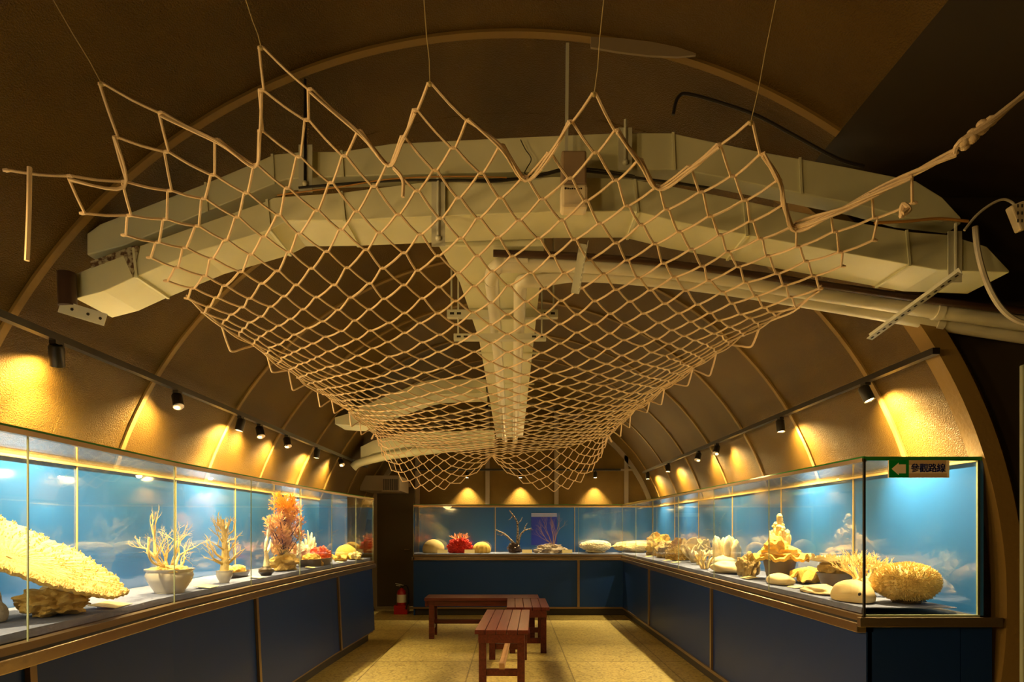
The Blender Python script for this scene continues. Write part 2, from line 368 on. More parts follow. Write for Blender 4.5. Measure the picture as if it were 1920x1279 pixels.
# ------------------------------------------------------------------ display cases
ZT = 1.62
def case_run(label, front, back, gz, panel, seams, n_seam_mat='rail', lean=0., step=1, closed_near=None):
    """front, back: lists of matching (x, y) corners, one pair at every glass joint; gz: height of the glass foot"""
    c = thing('display_case', label, 'display case', (front[0][0], front[0][1], 0))
    n = len(front)
    inw = []
    for i in range(n):
        a = Vector((front[i][0], front[i][1], 0)); b = Vector((back[i][0], back[i][1], 0)); inw.append((b-a).normalized())
    def off(i, d, z): p = Vector((front[i][0], front[i][1], 0))+inw[i]*d; p.z = z; return p
    def slab(mb, d0, d1, z0, z1, i0=0, i1=None):
        i1 = n-1 if i1 is None else i1
        R = range(i0, i1+1)
        top = [off(i, d0, z1) for i in R]; bot = [off(i, d0, z0) for i in R]
        top2 = [off(i, d1, z1) for i in R]; bot2 = [off(i, d1, z0) for i in R]
        m = len(top); vs = top+bot+top2+bot2; fs = []
        for q in range(m-1):
            fs += [(q, m+q, m+q+1, q+1), (2*m+q, 2*m+q+1, 3*m+q+1, 3*m+q), (q, q+1, 2*m+q+1, 2*m+q), (m+q, 3*m+q, 3*m+q+1, m+q+1)]
        fs += [(0, 2*m, 3*m, m), (m-1, 2*m-1, 4*m-1, 3*m-1)]
        return mb.add(vs, fs)
    def bslab(mb, d0, d1, z0, z1):
        bk = [Vector((b[0], b[1], 0)) for b in back]
        R = range(n); f = lambda i, d, z: bk[i]-inw[i]*d+Vector((0, 0, z))
        top = [f(i, d0, z1) for i in R]; bot = [f(i, d0, z0) for i in R]; t2 = [f(i, d1, z1) for i in R]; b2 = [f(i, d1, z0) for i in R]
        vs = top+bot+t2+b2; fs = []
        for q in range(n-1):
            fs += [(q, n+q, n+q+1, q+1), (2*n+q, 2*n+q+1, 3*n+q+1, 3*n+q), (q, q+1, 2*n+q+1, 2*n+q), (n+q, 3*n+q, 3*n+q+1, n+q+1)]
        fs += [(0, 2*n, 3*n, n), (n-1, 2*n-1, 4*n-1, 3*n-1)]
        return mb.add(vs, fs)
    slab(MB(), .06, .10, 0, .13).build('kick_plate', 'kick', c, smooth=False)
    slab(MB(), .004, .03, .10, .125).build('foot_trim', 'rail', c, smooth=False)
    # base panels between seams (positions along the run 0..1 per joint index)
    def at_run(t):
        i = min(int(t), n-2); u = t-i
        a = Vector((front[i][0], front[i][1], 0)); b = Vector((front[i+1][0], front[i+1][1], 0)); return a.lerp(b, u), inw[i].lerp(inw[i+1], u).normalized(), (b-a).normalized()
    S = [0]+list(seams)+[n-1]
    for a, b in zip(S, S[1:]):
        ks = [a]+[i for i in range(n) if a+.01 < i < b-.01]+[b]
        mb = MB(); T = [at_run(t) for t in ks]
        lo = [p+w*(.02-lean) for p, w, _ in T]; hi = [p+w*.02 for p, w, _ in T]
        lo = [Vector((p.x, p.y, .125)) for p in lo]; hi = [Vector((p.x, p.y, gz-.045)) for p in hi]
        m = len(ks); bk = [T[j][1]*.02 for j in range(m)]
        vs = hi+lo+[hi[j]+bk[j] for j in range(m)]+[lo[j]+bk[j] for j in range(m)]; fs = []
        for q in range(m-1):
            fs += [(q, m+q, m+q+1, q+1), (2*m+q, 2*m+q+1, 3*m+q+1, 3*m+q), (q, q+1, 2*m+q+1, 2*m+q), (m+q, 3*m+q, 3*m+q+1, m+q+1)]
        fs += [(0, 2*m, 3*m, m), (m-1, 2*m-1, 4*m-1, 3*m-1)]
        mb.add(vs, fs).build('base_panel', panel, c, smooth=False)
    for t in seams:
        p, w, d = at_run(t)
        lo = p+w*(.012-lean); hi = p+w*.012
        MB().bar((lo.x, lo.y, .125), (hi.x, hi.y, gz-.045), .02, .035, up=d).build('seam_strip', 'rail', c, smooth=False)
    slab(MB(), -.03, .05, gz-.08, gz-.035).build('steel_ledge', 'ledge', c, smooth=False, bevel=.003)
    slab(MB(), -.004, .05, gz-.035, gz-.027).build('ledge_seal', 'gap', c, smooth=False)
    slab(MB(), -.01, .03, gz-.027, gz).build('bottom_rail', 'rail', c, smooth=False)
    # floor of the showcase and cloth
    mb = MB()
    for i in range(n-1):
        a, b, e, f = off(i, .03, gz-.03), off(i+1, .03, gz-.03), Vector((*back[i+1], gz-.03)), Vector((*back[i], gz-.03))
        mb.prism([a, b, e, f], (0, 0, .03))
    mb.build('shelf_board', 'kick', c, smooth=False)
    bslab(MB(), .0, -.02, gz-.0, ZT).build('backdrop', 'backdrop', c, smooth=False)
    for i in range(n):
        b = Vector((*back[i], 0))-inw[i]*.004
        MB().bar((b.x, b.y, gz), (b.x, b.y, ZT), .008, .006, up=inw[i]).build('batten', 'batten', c, smooth=False)
    mb = MB(); bslab(mb, .0, .012, ZT-.012, ZT); mb.build('backdrop_edge', 'batten', c, smooth=False)
    # glass
    for i in range(n-1):
        mb = MB(); a, b = off(i, 0, 0), off(i+1, 0, 0); d = (b-a).normalized()*.002
        w = (inw[i]+inw[i+1])*.5*.008
        a, b = a+d, b-d
        mb.prism([Vector((a.x, a.y, gz)), Vector((b.x, b.y, gz)), Vector((b.x, b.y, ZT-.012)), Vector((a.x, a.y, ZT-.012))], w)
        mb.build('glass_pane', 'glass', c, smooth=False)
    for i in range(n):
        a = off(i, .004, gz)
        t = (Vector((*front[min(i+1, n-1)], 0))-Vector((*front[max(i-1, 0)], 0))).normalized()
        MB().bar(a, (a.x, a.y, ZT-.012), .004, .0055, up=inw[i]).build('glass_joint', 'postedge', c, smooth=False)
    slab(MB(), -.006, .016, ZT-.014, ZT+.004).build('top_rail', 'rail', c, smooth=False)
    slab(MB(), -.004, .012, ZT+.004, ZT+.012).build('glass_edge', 'greenedge', c, smooth=False)
    for i in range(n-1):
        a, b, e, f = off(i, .018, ZT-.002), off(i+1, .018, ZT-.002), Vector((*back[i+1], ZT-.002)), Vector((*back[i], ZT-.002))
        MB().prism([a, b, e, f], (0, 0, .007)).build('top_glass', 'glass', c, smooth=False)
    return c, off

LF = [(-1.58, .3), (-1.60, 1.22), (-1.63, 2.16), (-1.70, 3.23), (-1.70, 4.18), (-1.68, 5.08), (-1.66, 5.91), (-1.62, 6.66), (-1.585, 7.32)]
LB = [(-2.2, y) for _, y in LF]
LG, RG, BG = .915, .885, .895
left_case, _ = case_run('long glass display case on navy base along the left wall, table coral inside', LF, LB, LG, 'panel', (2.02, 4.1, 6.25), lean=.035)
MB().prism([(-1.585, 7.32, LG), (-2.2, 7.32, LG), (-2.2, 7.32, ZT), (-1.585, 7.32, ZT)], (0, -.008, 0)).build('end_glass', 'glass', left_case, smooth=False)
MB().box((-2.2, 7.30, LG), (-1.88, 7.312, ZT)).build('backdrop', 'backdrop', left_case, smooth=False)
MB().box((-2.2, 7.29, .1), (-1.6, 7.32, LG-.03)).build('end_panel', 'panel', left_case, smooth=False)
MB().box((-2.2, 7.28, LG-.08), (-1.56, 7.345, LG-.035)).build('steel_ledge', 'ledge', left_case, smooth=False)

RF = [(1.647, 3.0), (1.642, 4.1), (1.637, 5.2), (1.632, 6.3), (1.627, 7.4), (1.622, 8.4), (1.617, 9.4)]
RB = [(2.19, y) for _, y in RF]; RB[-1] = (2.19, 9.98)
RB = [(2.19, 3.0), (2.19, 4.1), (2.19, 5.2), (2.19, 6.35), (2.19, 7.5), (2.19, 8.6), (2.19, 9.98)]
right_case, _ = case_run('long glass display case along the right wall with a sign stuck on its near end', RF, RB, RG, 'panel', (2.08, 4.25))
# near end of the right case
MB().prism([(1.655, 3.0, RG), (2.185, 3.0, RG), (2.185, 3.0, ZT-.008), (1.655, 3.0, ZT-.008)], (0, .008, 0)).build('end_glass', 'glass', right_case, smooth=False)
MB().box((2.18, 2.996, RG), (2.19, 3.006, ZT)).build('glass_joint', 'postedge', right_case, smooth=False)
MB().box((1.645, 2.995, ZT-.008), (2.2, 3.01, ZT+.01)).build('glass_edge', 'greenedge', right_case, smooth=False)
MB().box((1.65, 2.995, RG-.004), (2.19, 3.008, RG+.004)).build('end_rail', 'postedge', right_case, smooth=False)
MB().box((1.617, 2.97, RG-.05), (2.28, 3.0, RG-.006)).build('end_ledge', 'ledge', right_case, smooth=False, bevel=.002)
MB().box((1.66, 3.0, .02), (2.1, 3.03, RG-.05)).box((2.105, 3.0, .02), (2.25, 3.03, RG-.05)).build('end_panel', 'panel', right_case, smooth=False)
MB().box((1.645, 2.994, RG-.05), (1.655, 3.004, ZT)).build('corner_post', 'gap', right_case, smooth=False)

BF = [(-1.45, 9.4), (-.26, 9.4), (.977, 9.4), (1.617, 9.4)]
BB = [(-1.45, 9.98), (-.26, 9.98), (.977, 9.98), (2.19, 9.98)]
back_case, _ = case_run('wide glass display case on blue base across the end wall', BF, BB, BG, 'bpanel', (2.0,))
MB().prism([(-1.45, 9.4, BG), (-1.45, 9.98, BG), (-1.45, 9.98, ZT), (-1.45, 9.4, ZT)], (.008, 0, 0)).build('end_glass', 'glass', back_case, smooth=False)
MB().box((-1.45, 9.43, .0), (-1.43, 9.98, BG-.05)).build('end_panel', 'bpanel', back_case, smooth=False)
MB().box((-1.47, 9.37, BG-.08), (-1.43, 9.98, BG-.035)).build('steel_ledge', 'ledge', back_case, smooth=False)

# cloths laid on the shelves
def cloth(label, front, back, z0, z1, inset=.035):
    mb = MB(); n = len(front); nu = 60; nv = 8
    def at(u, v):
        t = u*(n-1); i = min(int(t), n-2); f = t-i
        a = Vector((*front[i], 0)).lerp(Vector((*front[i+1], 0)), f); b = Vector((*back[i], 0)).lerp(Vector((*back[i+1], 0)), f)
        w = (b-a).normalized(); p = (a+w*inset).lerp(b-w*.01, v)
        p.z = z1+.003*nz((p.x*9, p.y*5, 0), 1, 3); return p
    def full(u, v):
        if v < .12: p = at(u, 0); p.z = z0+(p.z-z0)*(v/.12); return p
        return at(u, (v-.12)/.88)
    mb.sheet(full, nu*2, nv+8, .004)
    return tag(mb.build('shelf_cloth', 'cloth'), label, 'cloth')
cloth('grey cloth lining the shelf of the left display case', LF, LB, LG+.004, LG+.03)
cloth('grey cloth lining the shelf of the right display case', [(1.647, 3.05)]+RF[1:], [(2.13, 3.05)]+[(2.17, 4.1)]+RB[2:], RG+.004, RG+.03, .02)
cloth('pale cloth lining the shelf of the back display case', BF[:3]+[(1.6, 9.4)], [(x, 9.97) for x, _ in BB[:3]]+[(2.1, 9.97)], BG+.003, BG+.012)
LZ, RZ, BZ = LG+.034, RG+.034, BG+.016

# ------------------------------------------------------------------ route sign
sg = thing('route_sign', 'green arrow and blue characters sign taped inside the near end glass of right case', 'sign', (1.775, 2.985, 1.5))
sx0, sx1, sz0, sz1 = 1.757, 2.039, 1.531, 1.612
MB().box((sx0, 2.984, sz0), (sx1, 2.992, sz1)).build('board', 'signcream', sg, smooth=False)
gx = sx0+.092
MB().box((sx0, 2.9825, sz0), (gx, 2.984, sz1)).build('arrow_panel', 'signgreen', sg, smooth=False)
zc = (sz0+sz1)/2
MB().prism([(sx0+.012, 2.9815, zc), (sx0+.045, 2.9815, zc+.029), (sx0+.045, 2.9815, zc+.021), (sx0+.078, 2.9815, zc+.021), (sx0+.078, 2.9815, zc-.021), (sx0+.045, 2.9815, zc-.021), (sx0+.045, 2.9815, zc-.029)], (0, .001, 0)).build('arrow', 'signcream', sg, smooth=False)
MB().box((gx, 2.983, sz1-.022), (sx1-.016, 2.984, sz1)).box((gx, 2.983, sz0), (sx1-.012, 2.984, sz0+.020)).build('tape', 'signtan', sg, smooth=False)
for i, ch in enumerate('參觀路線'):
    cu = bpy.data.curves.new('character', 'FONT'); cu.body = ch; cu.size = .043; cu.extrude = .0004
    cu.align_x = 'CENTER'; cu.align_y = 'CENTER'; cu.materials.append(M['signblue'])
    tmp = bpy.data.objects.new('character', cu); COL.objects.link(tmp)
    me = bpy.data.meshes.new_from_object(tmp.evaluated_get(bpy.context.evaluated_depsgraph_get())); bpy.data.objects.remove(tmp)
    bold = MB()
    for dx, dy in ((-.0007, 0), (.0007, 0), (0, .0005), (0, -.0004)): bold.add([v.co+Vector((dx, dy, 0)) for v in me.vertices], [tuple(p.vertices) for p in me.polygons])
    o = bold.build('character', 'signblue', smooth=False, recalc=False); o.parent = sg
    o.location = Vector((gx+.029+i*.0405, 2.982, zc+.001))-Vector(sg.location); o.rotation_euler = (PI/2, 0, 0)

# ------------------------------------------------------------------ light tracks and lamps
TX, TZ = 1.95, 2.11
def track(label, p, q):
    return tag(MB().bar(p, q, .034, .03).build('light_track', 'black', origin=p, smooth=False), label, 'light track', 'light tracks')
track('long black light track running along the left vault wall', (-TX, -1.2, TZ), (-TX, 8.6, TZ))
track('long black light track running along the right vault wall', (TX, 2.94, TZ), (TX, 9.5, TZ))
track('black light track fixed across the end wall above back case', (-1.7, Y1-.08, 2.2), (1.7, Y1-.08, 2.2))
WARM = (1.0, .63, .22); WASH = (1.0, .68, .24); KEY = (1.0, .76, .38)
def spot(name, loc, aim, power, size, blend, color, r=.02):
    l = bpy.data.lights.new(name, 'SPOT'); l.energy = power; l.spot_size = math.radians(size); l.spot_blend = blend; l.color = color; l.shadow_soft_size = r
    o = bpy.data.objects.new(name, l); COL.objects.link(o); o.location = loc
    o.rotation_euler = (Vector(aim)-Vector(loc)).to_track_quat('-Z', 'Y').to_euler(); return o
def lamp(label, base, aim, power=25, flood=5.5, flood_aim=None, on=True, size=100, wash=None, washp=19, fsize=172):
    base = Vector(base); d = (Vector(aim)-base).normalized()
    t = thing('track_spotlight', label, 'spotlight', base, 'spotlights on the light tracks')
    c = base+Vector((0, 0, -.065))
    MB().bar(base+Vector((0, 0, -.012)), base+Vector((0, 0, -.03)), .03, .05, up=(0, 1, 0)).build('adapter', 'black', t, smooth=False)
    MB().tube([base+Vector((0, 0, -.025)), c], .007, 8).build('stem', 'black', t)
    a, b = c-d*.035, c+d*.055
    MB().tube([a, a+d*.01, b, b+d*.0005, b-d*.012], [.024, .03, .03, .027, .026], 20).build('housing', 'black', t)
    e = MB().tube([b-d*.008, b-d*.003], .0255, 20).build('lens', 'lens' if on else 'black', t)
    if on:
        spot('lamp_beam', b+d*.004, b+d, power, size, .7, KEY, .015)
        if flood:
            if wash: spot('lamp_wash', b+d*.005, wash, washp, 150, 1.0, WASH, .015)
            spot('lamp_spill', b+d*.006, flood_aim if flood_aim else b+d, flood, fsize, 1.0, WARM, .03 if fsize > 150 else .15)
    return t
ll = [(-.6, 'left track spotlight farthest behind the viewer', (-2.2, .1, 1.0)), (.7, 'left track spotlight just beside the viewer', (-2.15, 1.0, 1.0)), (1.75, 'left track spotlight above the near edge of the table coral', (-2.12, 2.0, 1.0)),  # these three are added out of view to light the near end
      (2.74, 'nearest black spotlight in view on the left track', (-2.2, 3.15, 1.2)), (3.73, 'bright left track spotlight above the bowl of branching coral', (-1.5, 3.2, 1.0)),
      (4.6, 'dark bodied left track spotlight next to a bright one', (-2.15, 4.5, 1.2)), (4.95, 'bright left track spotlight above the small footed pot', (-1.5, 4.4, 1.0)), (5.55, 'bright left track spotlight above the orange fan coral', (-1.55, 5.0, 1.0)),
      (6.4, 'left track spotlight above the red coral tray', (-2.1, 6.35, 1.0)), (7.3, 'farthest glowing spotlight on the left track, above the dome coral', (-1.3, 6.3, 1.0))]
for y, lab, aim in ll:
    lamp(lab, (-TX+.0, y, TZ), aim, flood=14 if y < 2 else 5.5, flood_aim=(1.9, 3.0, 1.0) if y < 2 else (0, y+.2, 1.5), fsize=112 if y < 2 else 172, wash=(-2.4, y+.05, 1.62))  # the unseen near lamps flood the right case end as added fill
rl = [(3.53, 'nearest black spotlight on the right track', (2.2, 3.3, 1.3)), (4.65, 'black right track spotlight above the tower coral', (2.0, 4.5, 1.0)), (6.1, 'bright right track spotlight above the finger coral', (1.5, 5.5, 1.0)),
      (6.7, 'bright right track spotlight above the leafy pale coral', (1.5, 6.05, 1.0)), (8.0, 'small right track spotlight above the rough yellow coral', (1.9, 7.8, 1.0)), (9.2, 'farthest spotlight on the right track near the corner', (2.0, 9.1, 1.0))]
for y, lab, aim in rl:
    lamp(lab, (TX, y, TZ), aim, power=32, flood_aim=(0, y-.2, 1.5), wash=(2.4, y-.05, 1.62))
for x, lab in ((-.70, 'end wall spotlight above the red coral'), (.13, 'middle spotlight on the end wall track'), (1.30, 'end wall spotlight above the white table coral')):
    lamp(lab, (x, Y1-.1, 2.19), (x, Y1-.18, 1.0), power=34, flood=4, size=85, flood_aim=(x, 8.0, 1.0))

# ------------------------------------------------------------------ ducts, pipes, brackets
SD = 2.6
def duct_pts(pts, d=SD): return [W(x, y, d) for x, y in pts]
def resample(pts, xs): return [(x, lerp_table(pts, x)) for x in xs]
low_b = [(141,560),(195,546),(245,523),(370,471),(504,432),(538,414),(640,413),(830,405),(1045,397),(1190,396),(1280,418),(1480,455),(1760,506),(1893,511)]
low_t = [(141,514),(215,482),(262,461),(491,380),(514,370),(640,361),(820,338),(1040,331),(1180,335),(1280,353),(1381,373),(1495,397),(1710,435),(1777,440),(1850,462),(1893,508)]
xs = sorted({x for x, _ in low_b}|{x for x, _ in low_t})
du = thing('air_duct', 'lower of two stacked cream air ducts arching across the vault', 'air duct', W(960, 400, SD), 'ducts across the vault')
MB().strip(duct_pts(resample(low_t, xs)), duct_pts(resample(low_b, xs)), (0, .24, 0)).build('duct_body', 'duct', du, smooth=False, bevel=.004)
mb = MB()
for x in (250, 500, 640, 1190, 1395, 1700):
    a, b = W(x, lerp_table(low_t, x)-2, SD-.004), W(x+6, lerp_table(low_b, x+6)+1, SD-.004)
    mb = MB(); mb.bar(a, b, .010, .005, up=(0, 1, 0)); q = Vector(b); mb.bar(q+Vector((0, .0, .003)), q+Vector((0, .24, .002)), .012, .012)
    mb.build('seam_flange', 'duct', du, smooth=False)
MB().strip([W(170, 491, SD-.002), W(250, 462, SD-.002), W(262, 462, SD-.002)], [W(172, 503, SD-.002), W(232, 480, SD-.002), W(250, 520, SD-.002)], (0, -.004, 0)).build('rust_patch', 'rust', du, smooth=False)
up_t = [(163,438),(188,420),(380,346),(487,301),(514,289),(571,284),(640,284),(734,269),(976,257),(1158,249),(1258,249),(1414,282),(1582,312),(1717,339),(1767,370),(1802,408)]
up_b = [(163,478),(230,461),(504,348),(538,336),(640,331),(830,325),(1160,318),(1280,318),(1616,385),(1700,408),(1802,420)]
xs = sorted({x for x, _ in up_b}|{x for x, _ in up_t})
du2 = thing('air_duct', 'upper of two stacked cream air ducts arching across the vault', 'air duct', W(960, 300, SD), 'ducts across the vault')
MB().strip(duct_pts(resample(up_t, xs), SD+.02), duct_pts(resample(up_b, xs), SD+.02), (0, .09, 0)).build('duct_body', 'duct', du2, smooth=False, bevel=.004)
mb = MB()
for x in (385, 510, 640, 1262, 1500):
    MB().bar(W(x, lerp_table(up_t, x)-2, SD+.016), W(x+3, lerp_table(up_b, x+3)+1, SD+.016), .010, .004, up=(0, 1, 0)).build('seam_flange', 'duct', du2, smooth=False)
tr = thing('air_duct', 'long straight cream trunk duct running down the middle of the vault', 'air duct', (-.03, 2.85, 2.56), 'ducts along the vault')
MB().prism([(-.33, 2.87, 2.56), (-.27, 3.3, 2.56), (-.222, 4.3, 2.56), (-.222, 9.0, 2.56), (.155, 9.0, 2.56), (.145, 2.87, 2.56)], (0, 0, .24)).build('duct_body', 'duct', tr, smooth=False, bevel=.005)
for y in (3.3, 4.6, 5.6, 6.6, 7.6): MB().box((-.245, y, 2.548), (.195, y+.02, 2.56)).build('seam_flange', 'duct', tr, smooth=False)
def branch(label, d, top, bot, depth):
    xs = sorted({x for x, _ in top}|{x for x, _ in bot}); t = thing('air_duct', label, 'air duct', W(*top[0], d), 'ducts along the vault')
    MB().strip(duct_pts(resample(top, xs), d), duct_pts(resample(bot, xs), d), (0, depth, 0)).build('duct_body', 'duct', t, smooth=False, bevel=.004); return t
b1 = branch('cream side duct bending left off the trunk behind the net', 6.5, [(655,775),(690,757),(790,716),(808,712),(911,711)], [(655,795),(690,783),(800,745),(822,740),(911,737)], .45)
MB().strip([W(628,783,6.45), W(655,775,6.45), W(690,786,6.45)], [W(628,795,6.45), W(655,797,6.45), W(690,798,6.45)], (0, .4, 0)).build('outlet', 'duct', b1, smooth=False)
branch('farthest cream side duct bending left near the end wall', 7.8, [(676,838),(700,826),(760,812),(926,806)], [(676,862),(700,850),(760,838),(926,830)], .4)

def pipe(label, pts, r, k=8, group='cream pipes under the ducts', joints=()):
    t = thing('drain_pipe', label, 'pipe', pts[0], group)
    MB().tube(smooth_path(pts, k), r, 14).build('pipe_body', 'pipe', t)
    for p, q in joints: MB().tube([p, q], r*1.18, 16).build('coupling', 'pipe', t)
    return t
dpx = 2.93
A = [(-.095, 8.6, 2.465), (-.095, 5.5, 2.465), (-.095, 3.3, 2.465), (-.095, 3.0, 2.465), (-.07, dpx, 2.49), (-.0, dpx, 2.50)]
pipe('cream pipe bending from under the trunk to the right, upper of the pair', A+[W(1100, 498, dpx), W(1300, 514, dpx), W(1500, 545, dpx), W(1760, 584, dpx), W(1960, 612, dpx)], .034, joints=[(W(945, 488, dpx), W(990, 490, dpx)), (W(1752, 583, dpx), W(1765, 585, dpx))])
dq = 3.0
B = [(.04, 8.6, 2.455), (.04, 5.5, 2.455), (.04, 3.3, 2.455), (.04, 3.08, 2.455), (.055, dq, 2.455), (.12, dq, 2.455)]
pipe('cream pipe bending from under the trunk to the right, lower of the pair', B+[W(1100, 516, dq), W(1300, 533, dq), W(1500, 563, dq), W(1760, 607, dq), W(1960, 638, dq)], .032, joints=[(W(1752, 606, dq), W(1765, 608, dq))])
pipe('thin brown pipe running right just below the lower duct', [W(925, 475, 2.87), W(1100, 482, 2.87), W(1300, 500, 2.87), W(1760, 565, 2.87), W(1945, 585, 2.87)], .016)
bpy.data.objects[[o.name for o in bpy.data.objects if o.name.startswith('pipe_body')][-1]].data.materials[0] = M['brownsteel']
pipe('pale pipe slanting left under the far side duct', [W(662, 877, 7.8), W(680, 866, 7.8), W(760, 850, 7.8), W(925, 832, 7.8)], .05, group='far pipes')
bpy.data.objects[[o.name for o in bpy.data.objects if o.name.startswith('pipe_body')][-1]].data.materials[0] = M['duct']

def angle_iron(label, p, q, w=.035, name='slotted_angle', n=10):
    p, q = Vector(p), Vector(q); t = thing(name, label, 'bracket', p, 'slotted steel brackets')
    d = (q-p).normalized(); s = d.cross(Vector((0, 0, 1)))
    if s.length < .1: s = d.cross(Vector((0, 1, 0)))
    s.normalize(); u = s.cross(d).normalized()
    mb = MB(); mb.bar(p, q, w, .003, up=u); mb.bar(p+s*w/2+u*w/2*.8, q+s*w/2+u*w/2*.8, .003, w*.8, up=u)
    mb.build('angle_bar', 'galv', t, smooth=False)
    L = (q-p).length
    for i in range(n):
        c = p+d*L*(i+.5)/n; MB().bar(c-d*L/n*.22, c+d*L/n*.22, w*.26, .005, up=u).build('slot', 'hole', t, smooth=False)
    return t
angle_iron('long slotted steel angle sticking out below the right end of the ducts', W(1800, 512, 2.45), W(1630, 636, 2.75), .04, n=14)
angle_iron('slotted steel angle hanging under the lower duct by the light box', W(1102, 455, 2.55), W(1086, 548, 2.55), .04)
def channel(label, x0, x1, y, z, h=.045):
    t = thing('strut_channel', label, 'bracket', ((x0+x1)/2, y, z), 'slotted steel brackets')
    MB().box((x0, y, z), (x1, y+.04, z+h)).build('channel_bar', 'galv', t, smooth=False, bevel=.002)
    for x in (x0+.03, x0+.07, x1-.07, x1-.03): MB().box((x-.012, y-.001, z+h*.35), (x+.012, y, z+h*.65)).build('slot', 'hole', t, smooth=False)
    for x in (x0+.025, x1-.025): MB().tube([(x, y+.02, z+h), (x, y+.02, VZ+math.sqrt(VR*VR-x*x)-.01)], .005, 8).build('rod', 'galv', t)
channel('upper steel channel crossing under the trunk duct', -.375, .265, 3.68, 2.507, .045)
channel('lower slotted steel channel crossing under the trunk duct', -.336, .197, 3.68, 2.378, .036)
def hanger(label, px, y0, y1, d=SD-.012, w=.055, rod=True):
    a, b = W(px, y0, d), W(px, y1, d); t = thing('duct_hanger', label, 'bracket', a, 'duct hangers')
    MB().bar(a, b, w, .006, up=(0, 1, 0)).build('strap', 'galv', t, smooth=False)
    top = VZ+math.sqrt(VR*VR-a.x*a.x)-.02
    MB().tube([b+Vector((0, -.006, .02)), (a.x, a.y-.006, top) if rod else a+Vector((0, -.006, .03))], .006, 8).build('rod', rod or 'galv', t)
    MB().ico(b+Vector((0, -.008, .03)), .012, 2).build('nut', 'galv', t)
hanger('hanger strap on the ducts at the left bend', 573, 272, 360, rod='black')
hanger('hanger strap on the lower duct above the left of the trunk', 822, 334, 462, rod=None)
hanger('hanger strap clamping the upper duct right of the light box', 1172, 240, 320, rod=None)
hanger('hanger strap with green clamp at the right end of the ducts', 1790, 434, 530, rod=None)
mb = MB(); mb.bar(W(1064, 82, 2.56), W(1062, 285, 2.56), .012, .012); 
tag(mb.build('threaded_rod', 'galv', origin=W(1064, 82, 2.56)), 'thin steel rod dropping from ceiling behind the light box', 'rod')
lb = thing('pipe_bracket', 'dark brown pipe stub and slotted angle at the left end of ducts', 'bracket', W(125, 560, 2.58))
MB().tube([W(125, 512, 2.57), W(127, 574, 2.57)], .034, 14).build('pipe_stub', 'brownsteel', lb)
MB().bar(W(112, 574, 2.56), W(198, 600, 2.56), .004, .05).build('angle_bar', 'galv', lb, smooth=False)
mb = MB()
for x, y in ((135, 580), (165, 589), (188, 597)): mb.tube([W(x, y, 2.557), W(x, y, 2.555)], .006, 8)
mb.build('bolt_holes', 'hole', lb)

# emergency light box on the duct
eb = thing('light_box', 'cream plastic emergency light box hung before the stacked ducts', 'light box', W(1078, 390, 2.5))
a, b = W(1053, 390, 2.5), W(1102, 281, 2.5); zm = W(0, 345, 2.5).z
MB().box((a.x, 2.5, zm), (b.x-.004, 2.57, b.z)).build('housing', 'plasticdark', eb, smooth=False, bevel=.008)
MB().box((a.x-.002, 2.495, a.z), (b.x, 2.57, zm)).build('battery_cover', 'plastic', eb, smooth=False, bevel=.012)
mb = MB()
for i in range(7): mb.box((a.x+.022+i*.0085, 2.4935, zm-.024), (a.x+.028+i*.0085, 2.4952, zm-.018-.002*(i % 2)))
mb.ico((a.x+.015, 2.4945, zm-.02), .0045, 2); mb.build('printed_mark', 'hole', eb)

def cable(label, pts, r, m, group=None, k=8, name='cable'):
    return tag(MB().tube(smooth_path(pts, k), r, 7).build(name, m, origin=pts[0]), label, 'cable', group)
def pxs(l, d): return [W(x, y, d) for x, y in l]
cable('black cable lying in the gap between the stacked ducts', pxs([(560,352),(640,345),(760,338),(900,338),(1000,332),(1055,320),(1110,322),(1200,334),(1330,352)], SD-.02), .005, 'cable', 'duct cables')
cable('second black cable dipping before the light box along the duct gap', pxs([(860,338),(940,340),(1020,325),(1060,316),(1120,318),(1190,330)], SD-.03), .004, 'cable', 'duct cables')
cable('orange cable lying in the duct gap on the left', pxs([(520,366),(640,350),(720,337),(800,332),(880,331),(950,333)], SD-.025), .003, 'cableo', 'duct cables')
cable('brown cable bundle leaving the duct gap at the far right', pxs([(1640,418),(1700,415),(1760,410),(1815,415)], SD-.03), .006, 'cableo', 'duct cables')
cable('thin loose wire curling down the upper duct face', pxs([(976,262),(985,280),(996,298),(988,315),(984,325),(994,332)], SD-.006), .002, 'cable', 'duct cables')
cable('dark cable sagging along the ceiling at the right', pxs([(1262,215),(1272,182),(1300,178),(1408,212),(1482,250),(1569,297),(1620,312)], 2.63), .007, 'cable')
cable('white cable hanging off the right end of the ducts', pxs([(1828,425),(1834,475),(1850,530),(1875,575),(1905,600),(1945,610)], 2.52), .011, 'cablew', name='hanging_cable')
ps = thing('power_strip', 'cream power strip hanging at the right edge above the duct', 'power strip', W(1908, 400, 2.5))
R = Matrix.Rotation(math.radians(-22), 3, 'Y')
c0 = W(1914, 402, 2.5); MB().box((c0.x-.028, 2.49, c0.z-.06), (c0.x+.03, 2.525, c0.z+.045), R).build('body', 'plastic', ps, smooth=False, bevel=.006)
mb = MB()
for dz in (-.03, 0, .028):
    for dx in (-.008, .008): mb.box((c0.x+dx-.002-.012, 2.488, c0.z+dz-.006), (c0.x+dx+.002-.012, 2.4905, c0.z+dz+.006))
mb.build('sockets', 'hole', ps, smooth=False)
MB().tube(smooth_path(pxs([(1808,432),(1830,405),(1855,385),(1880,374),(1898,380),(1904,390)], 2.51)), .005, 8).build('cord', 'cablew', ps)
